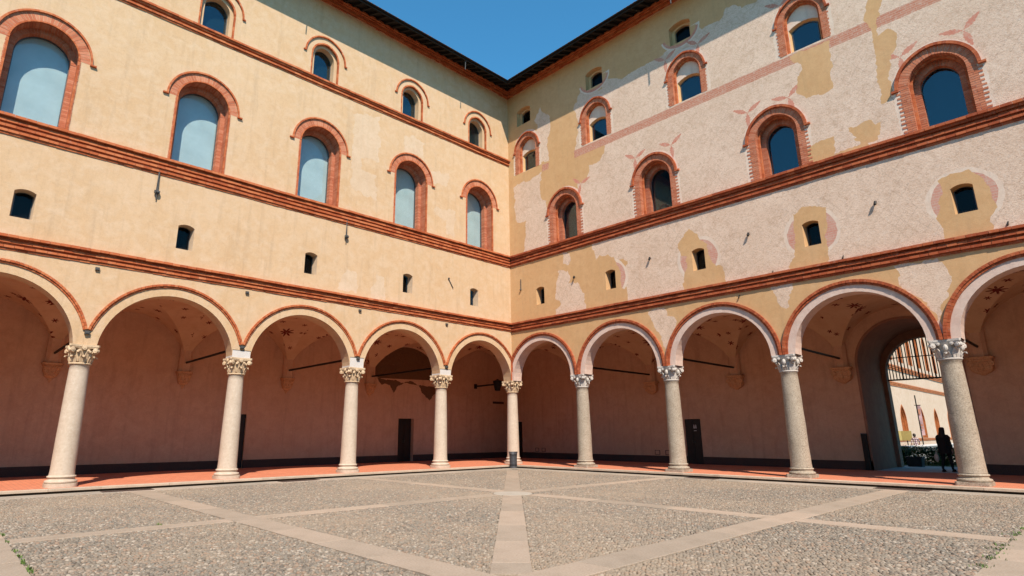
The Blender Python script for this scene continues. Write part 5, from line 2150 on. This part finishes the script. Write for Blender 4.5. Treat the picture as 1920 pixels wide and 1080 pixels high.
def shrub(name, loc, sx, sy, sz, n, label, cat, group=None, seed=0):
    rnd = random.Random(seed)
    root = bpy.data.objects.new(name, None)
    COL.objects.link(root)
    root.location = loc
    tag(root, label, cat, group)
    mb = MB()
    for _ in range(n):
        u, v, w = rnd.uniform(-1, 1), rnd.uniform(-1, 1), rnd.uniform(0, 1)
        e = 1-0.22*noise.noise(Vector((u*3+seed, v*3, w*3)))
        if max(abs(u), abs(v)) < 0.45 and w < 0.6:
            continue
        p = Vector((u*sx*e, v*sy*e, w*sz*e+0.02))
        a = rnd.uniform(0, 6.28)
        d = Vector((math.cos(a), math.sin(a), rnd.uniform(-0.4, 0.9))).normalized()
        sd = d.cross(Vector((rnd.uniform(-1, 1), rnd.uniform(-1, 1), 1))).normalized()
        l, wd = rnd.uniform(0.05, 0.10), rnd.uniform(0.018, 0.035)
        mb.quad(tuple(p), tuple(p+d*l*0.5+sd*wd), tuple(p+d*l), tuple(p+d*l*0.5-sd*wd))
    mb.build('foliage', 'leaf', root)
    mb = MB()
    for _ in range(7):
        x, y = rnd.uniform(-sx*0.6, sx*0.6), rnd.uniform(-sy*0.6, sy*0.6)
        mb.tube([(x, y, -0.05), (x*1.1, y*1.1, sz*0.45), (x*1.25, y*1.2, sz*0.8)], [0.018, 0.012, 0.005], 5)
    mb.build('stems', 'rafter_wood', root)
    return root


shrub('hedge', (14.9, 14.1, -0.05), 1.0, 0.45, 0.85, 9000, 'leafy green hedge seen through the gateway at its left, behind the dark planter', 'hedge', seed=1)
shrub('hedge', (16.7, 14.3, -0.05), 0.95, 0.45, 0.80, 8500, 'leafy green hedge seen through the gateway beside the walking person', 'hedge', seed=2)
shrub('hedge', (18.6, 14.6, -0.05), 1.1, 0.5, 0.85, 6000, 'leafy green hedge past the gateway, hidden mostly by the big granite column', 'hedge', seed=3)
# dark planter
mb = MB()
mb.hexa([(-0.27, -0.27, 0), (0.27, -0.27, 0), (0.27, 0.27, 0), (-0.27, 0.27, 0), (-0.32, -0.32, 0.46), (0.32, -0.32, 0.46), (0.32, 0.32, 0.46), (-0.32, 0.32, 0.46)])
pl = tag(mb.build('planter', 'planter_black', loc=(15.28, 11.7, -0.054)), 'square black planter box standing outside the gateway', 'planter')
mb = MB()
for a, b, c, d in ((-0.34, 0.34, -0.34, -0.30), (-0.34, 0.34, 0.30, 0.34), (-0.34, -0.30, -0.30, 0.30), (0.30, 0.34, -0.30, 0.30)):
    mb.box(a, b, c, d, 0.43, 0.49)
mb.build('rim', 'planter_black', pl)

# building across the yard (faces +x)
XF = 10.0
fb = bpy.data.objects.new('yard_building', None)
COL.objects.link(fb)
fb.location = (XF, 20, 0)
fb.rotation_euler = (0, 0, -PI/2)      # local x -> world -y, local y -> world +x
tag(fb, 'sunlit cream building with pointed terracotta windows seen through the gateway', 'building')
WIN = [(-(45.6-6.6*k-8.0-20)) for k in range(-4, 4)]
lowc = [20-y for y in (36.1-6.4, 36.1, 42.7, 48.6, 55.0, 61.5, 68.0)]
upc = [20-y for y in (28.0, 31.5, 35.0, 38.5, 42.0, 45.5, 49.0, 52.5, 56.0, 59.5, 63.0, 66.5)]
lo_o = opening(0.95, 0.55, 2.45, 1.12, 10)
up_o = opening(0.75, 0.30, 10.0, 7.5, 10)
wall_sheet([(-60, -0.1), (8, -0.1), (8, 14.5), (-60, 14.5)], [shift(lo_o, s) for s in lowc]+[shift(up_o, s) for s in upc], [], 0.0, fb, ('wall', 'plaster_far'), 1)
mb = MB()
mb.box(-60, 8, -10, -0.7, -0.1, 14.4)
mb.build('rear_mass', 'room_dark', fb)
for cs, o_, z0, a, c, zs in ((lowc, lo_o, 1.12, 0.95, 0.55, 2.45), (upc, up_o, 7.5, 0.75, 0.30, 10.0)):
    first = None
    for s in cs:
        if first is None:
            mb = MB()
            for st in range(4):
                a0, n0, n1 = a-0.11*(st+1), -0.12*(st+1), -0.12*st+0.02
                ring_bricks(mb, a0, a0+0.12, c, zs, n0, n1, 10, 0.03)
                for sd in (-1, 1):
                    x0, x1 = sorted((sd*a0, sd*(a0+0.115)))
                    mb.box(x0, x1, n0, n1, z0, zs-0.002)
            first = mb.build('window', 'timber_orange', fb, loc=(s, 0, 0))
            mb = MB()
            plate(mb, opening(a-0.42, c, zs, z0, 8), -0.52, -0.48)
            mb.build('pane', 'timber_orange' if z0 < 5 else 'room_slate', first)
        else:
            dup(first, fb, (s, 0, 0))
for z0, z1, pr in ((0.88, 1.10, 0.08), (5.30, 5.62, 0.12), (6.65, 7.05, 0.18), (13.6, 14.4, 0.3)):
    mb = MB()
    nst = 3
    for k in range(nst):
        brick_course(mb, -8, 60, z0+(z1-z0)*k/nst, z0+(z1-z0)*(k+1)/nst, pr*(0.5+0.5*k/(nst-1)), -1, 0.6, 0.008, 0.004)
    mb.build('string_course', 'timber_orange', fb)
mb = MB()
mb.hexa([(-60, 0.9, 14.4), (8, 0.9, 14.4), (8, -10, 17.5), (-60, -10, 17.5), (-60, 0.9, 14.55), (8, 0.9, 14.55), (8, -10, 17.65), (-60, -10, 17.65)])
mb.build('roof', 'terracotta_tile', fb, recalc=True)

# low wall / bench along the far building
mb = MB()
mb.cbox(-14, 14, -0.25, 0.25, 0, 0.78, 0.02)
o = tag(mb.build('low_wall', 'yard_paving', loc=(13.2, 33.5, -0.08), rotz=PI/2), 'low pale stone wall in the sunlit yard beyond the hedge', 'wall')
mb = MB()
mb.cbox(-14.05, 14.05, -0.3, 0.3, 0.78, 0.86, 0.02)
mb.build('coping', 'impost_white', o)

# information board on posts
ib = bpy.data.objects.new('information_board', None)
COL.objects.link(ib)
ib.location = (12.15, 24.5, -0.08)
ib.rotation_euler = (0, 0, R(25))
tag(ib, 'yellowish double information board on posts in the yard beyond the gateway', 'sign')
for k, (x, rz) in enumerate(((-0.27, 0.3), (0.27, -0.35))):
    mb = MB()
    mb.box(-0.29, 0.29, -0.02, 0.02, 1.12, 1.74)
    mb.box(-0.25, 0.25, -0.026, -0.02, 1.16, 1.70)
    p = mb.build('panel', 'sign_ochre', ib, loc=(x, 0, 0), rotz=rz)
    mb = MB()
    mb.tube([(0, 0, 0), (0, 0, 1.13)], 0.03, 6)
    mb.build('post', 'iron', ib, loc=(x, 0, 0))

# banner on a pole in front of the far building
bp = bpy.data.objects.new('banner_pole', None)
COL.objects.link(bp)
bp.location = (13.15, 25.0, -0.08)
tag(bp, 'tall dark pole with a narrow pinkish hanging banner in the yard', 'banner')
mb = MB()
mb.tube([(0, 0, 0), (0, 0, 4.05)], 0.035, 8)
mb.build('pole', 'iron', bp)
mb = MB()
mb.tube([(-0.12, 0, 3.4), (0.24, 0, 3.4)], 0.02, 6)
mb.build('arm', 'iron', bp)
mb = MB()
rows = 12
for k in range(rows):
    z0, z1 = 3.38-k*0.16, 3.38-(k+1)*0.16
    y0, y1 = 0.03*math.sin(k*0.9), 0.03*math.sin((k+1)*0.9)
    mb.hexa([(0.03, y0-0.004, z0), (0.20, y0*0.5-0.004, z0), (0.20, y0*0.5+0.004, z0), (0.03, y0+0.004, z0),
             (0.03, y1-0.004, z1), (0.20, y1*0.5-0.004, z1), (0.20, y1*0.5+0.004, z1), (0.03, y1+0.004, z1)])
ban = mb.build('banner', 'banner_cloth', bp)
mb = MB()
for z, x, w, h in ((2.05, 0.05, 0.12, 0.10), (1.88, 0.06, 0.11, 0.08), (2.8, 0.05, 0.12, 0.35)):
    mb.box(x, x+w, -0.05, -0.046, z, z+h)
mb.build('print', 'paint_red', ban)


# ------------------------------------------------------------------ people
def skin_body(name, joints, edges, root_i, mats, parent=None, loc=(0, 0, 0), rotz=0.0, classify=None, sub=2):
    me = bpy.data.meshes.new(name)
    me.from_pydata([j[:3] for j in joints], edges, [])
    o = bpy.data.objects.new(name, me)
    COL.objects.link(o)
    md = o.modifiers.new('skin', 'SKIN')
    md.use_smooth_shade = True
    sv = me.skin_vertices[0].data if me.skin_vertices else None
    if sv is None:
        bm = bmesh.new()
        bm.from_mesh(me)
        bm.verts.layers.skin.verify()
        bm.to_mesh(me)
        bm.free()
        sv = me.skin_vertices[0].data
    for k, j in enumerate(joints):
        rr = j[3]
        sv[k].radius = (rr, j[4] if len(j) > 4 else rr)
        sv[k].use_root = (k == root_i)
    o.modifiers.new('sub', 'SUBSURF').levels = sub
    dg = bpy.context.evaluated_depsgraph_get()
    m2 = bpy.data.meshes.new_from_object(o.evaluated_get(dg))
    bpy.data.objects.remove(o)
    m2.name = name
    m2.materials.clear()
    for m in mats:
        m2.materials.append(MATS[m])
    for p in m2.polygons:
        p.use_smooth = True
        p.material_index = classify(p.center) if classify else 0
    return add(name, m2, parent, loc, rotz)


# woman in black walking through the gateway, seen from behind; local -y is where she faces
J = [(0, 0, 0.93, 0.13, 0.105), (0, 0.0, 1.10, 0.125, 0.095), (0, -0.01, 1.28, 0.145, 0.10), (0, -0.015, 1.40, 0.12, 0.08), (0, -0.02, 1.475, 0.05), (0, -0.035, 1.55, 0.072, 0.08), (0, -0.045, 1.65, 0.070, 0.078),
     (-0.16, 0, 1.385, 0.062), (-0.215, 0.03, 1.13, 0.048), (-0.22, -0.05, 0.90, 0.035), (-0.22, -0.07, 0.83, 0.028),
     (0.16, 0, 1.385, 0.062), (0.22, -0.05, 1.13, 0.048), (0.24, -0.02, 0.90, 0.035), (0.245, -0.03, 0.83, 0.028),
     (-0.085, 0, 0.86, 0.098), (-0.09, -0.10, 0.50, 0.070), (-0.09, -0.13, 0.10, 0.045), (-0.09, -0.25, 0.045, 0.036),
     (0.085, 0.02, 0.86, 0.098), (0.09, 0.06, 0.50, 0.070), (0.09, 0.20, 0.13, 0.045), (0.09, 0.11, 0.045, 0.036)]
E_ = [(0, 1), (1, 2), (2, 3), (3, 4), (4, 5), (5, 6), (3, 7), (7, 8), (8, 9), (9, 10), (3, 11), (11, 12), (12, 13), (13, 14), (0, 15), (15, 16), (16, 17), (17, 18), (0, 19), (19, 20), (20, 21), (21, 22)]


def fingers(mb, base, down, side, fwd):
    """five short curled fingers under a wrist"""
    for k, (off, ln) in enumerate(((-0.03, 0.07), (-0.01, 0.085), (0.01, 0.08), (0.03, 0.065))):
        p = base+fwd*off+down*0.07
        mb.tube([base+fwd*off*0.7, p, p+down*ln*0.5+side*0.008, p+down*ln+side*0.03], [0.012, 0.0095, 0.009, 0.007], 6)
    mb.tube([base+fwd*-0.028, base+fwd*-0.055+down*0.05, base+fwd*-0.05+down*0.09+side*0.015], [0.012, 0.010, 0.008], 6)


woman = bpy.data.objects.new('person', None)
COL.objects.link(woman)
woman.location = (17.22, 7.35, 0.003)
woman.rotation_euler = (0, 0, R(160))
tag(woman, 'person in black coat and trousers with long dark hair walking out through the gateway', 'person')
skin_body('body', J, E_, 0, ['cloth_black', 'skin'], woman, classify=lambda c: 1 if (c.z > 1.47 or (abs(c.x) > 0.17 and c.z < 0.90)) else 0)
mb = MB()
fingers(mb, Vector((-0.22, -0.075, 0.82)), Vector((0, 0, -1)), Vector((1, 0, 0)), Vector((0, 1, 0)))
fingers(mb, Vector((0.245, -0.03, 0.82)), Vector((0, 0, -1)), Vector((-1, 0, 0)), Vector((0, 1, 0)))
mb.build('hands', 'skin', woman, smooth=True)
# coat: open-bottomed shell with flared hem
mb = MB()
lv = [(0.70, 0.235, 0.185, 0.02), (0.80, 0.225, 0.175, 0.015), (0.95, 0.205, 0.155, 0.01), (1.08, 0.185, 0.14, 0.0), (1.22, 0.195, 0.145, -0.005), (1.34, 0.20, 0.135, -0.01), (1.42, 0.165, 0.11, -0.015), (1.47, 0.085, 0.08, -0.02), (1.50, 0.07, 0.075, -0.025)]
i0 = len(mb.v)
seg = 28
for z, rx, ry, oy in lv:
    for k in range(seg):
        t = 2*PI*k/seg
        f = 1+0.05*math.sin(t*5+z*4)*(1.5-z)
        mb.v.append((rx*f*math.cos(t), oy+ry*f*math.sin(t), z+0.01*math.sin(t*3)))
for j in range(len(lv)-1):
    for k in range(seg):
        k2 = (k+1) % seg
        mb.face((i0+j*seg+k, i0+j*seg+k2, i0+(j+1)*seg+k2, i0+(j+1)*seg+k), 0, 0.5)
for sx, el in ((-1, (-0.225, 0.03, 1.13)), (1, (0.23, -0.05, 1.13))):
    w = (sx*0.228, -0.05 if sx < 0 else -0.02, 0.89)
    mb.tube([(sx*0.13, -0.005, 1.40), (sx*0.19, 0.0, 1.33), el, w], [0.075, 0.08, 0.064, 0.055], 12)
mb.build('coat', 'cloth_black', woman, smooth=True, ang=60)
# long hair
mb = MB()
hl = [(1.745, 0.02, 0.025, -0.03), (1.735, 0.06, 0.065, -0.03), (1.70, 0.088, 0.095, -0.028), (1.62, 0.10, 0.105, -0.022), (1.54, 0.105, 0.10, -0.005), (1.44, 0.125, 0.085, 0.03), (1.34, 0.13, 0.065, 0.06), (1.24, 0.115, 0.045, 0.08), (1.18, 0.08, 0.02, 0.085)]
i0 = len(mb.v)
for z, rx, ry, oy in hl:
    for k in range(seg):
        t = 2*PI*k/seg
        y = oy+ry*math.sin(t)
        if z < 1.68 and math.sin(t) < -0.25:      # leave the face free
            y = max(y, oy-ry*0.25)
        mb.v.append((rx*math.cos(t)*(1+0.03*math.sin(t*9)), y, z))
for j in range(len(hl)-1):
    for k in range(seg):
        k2 = (k+1) % seg
        mb.face((i0+j*seg+k, i0+j*seg+k2, i0+(j+1)*seg+k2, i0+(j+1)*seg+k), 0, 0.5)
mb.face([i0+k for k in range(seg)], 0, 0.5)
mb.build('hair', 'hair_dark', woman, smooth=True, ang=70, recalc=True)
mb = MB()       # nose, eyes, mouth, ears
blob(mb, (0, -0.125, 1.605), 0.016, sq=(0.8, 1.2, 1.4))
for sx in (-1, 1):
    blob(mb, (sx*0.03, -0.112, 1.635), 0.011, 1, sq=(1.2, 0.6, 0.7))
    blob(mb, (sx*0.078, -0.03, 1.62), 0.02, sq=(0.4, 0.8, 1.3))
blob(mb, (0, -0.115, 1.565), 0.018, 2, sq=(1.3, 0.4, 0.4))
mb.build('face', ['skin', 'hair_dark', 'paint_red'], woman, smooth=True)
mb = MB()
for x, y in ((-0.09, -0.20), (0.09, 0.14)):
    blob(mb, (x, y, 0.05), 0.06, sq=(0.75, 2.0, 0.75), rings=6, seg=10)
    mb.box(x-0.04, x+0.04, y-0.11, y+0.11, 0.0, 0.02)
mb.build('shoes', 'cloth_black', woman, smooth=True)
# bag hanging from her hand
mb = MB()
blob(mb, (0, 0, -0.20), 0.15, sq=(0.55, 1.0, 1.05), seg=14, rings=9)
bag = tag(mb.build('handbag', 'bag_white', loc=(17.22-0.315, 7.35-0.02, 0.74), rotz=R(20), smooth=True), 'rounded off-white bag hanging from the hand of the person in black', 'bag')
mb = MB()
mb.tube([(0, -0.08, -0.10), (0, -0.06, 0.0), (0, 0, 0.045), (0, 0.06, 0.0), (0, 0.08, -0.10)], 0.010, 6)
mb.build('strap', 'bag_white', bag)

# second person, in a checked shirt, behind the hedge
kid = bpy.data.objects.new('person', None)
COL.objects.link(kid)
kid.location = (13.1, 23.2, -0.076)
kid.rotation_euler = (0, 0, R(205))
tag(kid, 'person in checked shirt standing in the sunny yard behind the hedge', 'person')
k_ = 0.9
J2 = [tuple(v*k_ for v in j) for j in [
    (0, 0, 0.93, 0.13, 0.10), (0, 0, 1.10, 0.13, 0.095), (0, 0, 1.28, 0.145, 0.10), (0, 0, 1.40, 0.12, 0.08), (0, -0.01, 1.475, 0.05), (0, -0.02, 1.55, 0.07, 0.08), (0, -0.025, 1.65, 0.07, 0.078),
    (-0.17, 0, 1.385, 0.06), (-0.24, 0.03, 1.13, 0.048), (-0.20, -0.10, 0.93, 0.036), (-0.17, -0.15, 0.90, 0.03),
    (0.17, 0, 1.385, 0.06), (0.24, 0.03, 1.13, 0.048), (0.22, -0.08, 0.92, 0.036), (0.20, -0.13, 0.88, 0.03),
    (-0.09, 0, 0.86, 0.098), (-0.10, -0.02, 0.50, 0.07), (-0.11, 0.02, 0.09, 0.045), (-0.12, -0.10, 0.04, 0.036),
    (0.09, 0, 0.86, 0.098), (0.10, -0.02, 0.50, 0.07), (0.11, 0.02, 0.09, 0.045), (0.12, -0.10, 0.04, 0.036)]]


def kc(c):
    z = c.z/k_
    if z > 1.47:
        return 1
    if z < 0.92 and abs(c.x) < 0.155:
        return 2
    if abs(c.x) > 0.15 and z < 1.10:
        return 1
    return 0


skin_body('body', J2, E_, 0, ['checked_shirt', 'skin', 'jeans'], kid, classify=kc)
mb = MB()
fingers(mb, Vector((-0.155, -0.14, 0.80)), Vector((0, -0.3, -0.95)), Vector((1, 0, 0)), Vector((0, 1, 0)))
fingers(mb, Vector((0.18, -0.12, 0.78)), Vector((0, -0.3, -0.95)), Vector((-1, 0, 0)), Vector((0, 1, 0)))
mb.build('hands', 'skin', kid, smooth=True)
mb = MB()
hl = [(1.575, 0.02, 0.03, -0.02), (1.565, 0.05, 0.06, -0.018), (1.53, 0.078, 0.09, -0.015), (1.47, 0.085, 0.094, -0.008), (1.41, 0.075, 0.08, 0.01), (1.375, 0.055, 0.05, 0.025)]
i0 = len(mb.v)
for z, rx, ry, oy in hl:
    for k in range(seg):
        t = 2*PI*k/seg
        y = oy+ry*math.sin(t)
        if z < 1.52 and math.sin(t) < -0.2:
            y = max(y, oy-ry*0.2)
        mb.v.append((rx*math.cos(t), y, z))
for j in range(len(hl)-1):
    for k in range(seg):
        k2 = (k+1) % seg
        mb.face((i0+j*seg+k, i0+j*seg+k2, i0+(j+1)*seg+k2, i0+(j+1)*seg+k), 0, 0.5)
mb.face([i0+k for k in range(seg)], 0, 0.5)
mb.build('hair', 'hair_dark', kid, smooth=True, ang=70, recalc=True)
mb = MB()
blob(mb, (0, -0.095, 1.445), 0.014, sq=(0.8, 1.2, 1.4))
for sx in (-1, 1):
    blob(mb, (sx*0.027, -0.082, 1.475), 0.010, 1, sq=(1.2, 0.6, 0.7))
    blob(mb, (sx*0.07, -0.01, 1.46), 0.018, sq=(0.4, 0.8, 1.3))
blob(mb, (0, -0.088, 1.41), 0.016, 2, sq=(1.3, 0.4, 0.4))
mb.build('face', ['skin', 'hair_dark', 'paint_red'], kid, smooth=True)
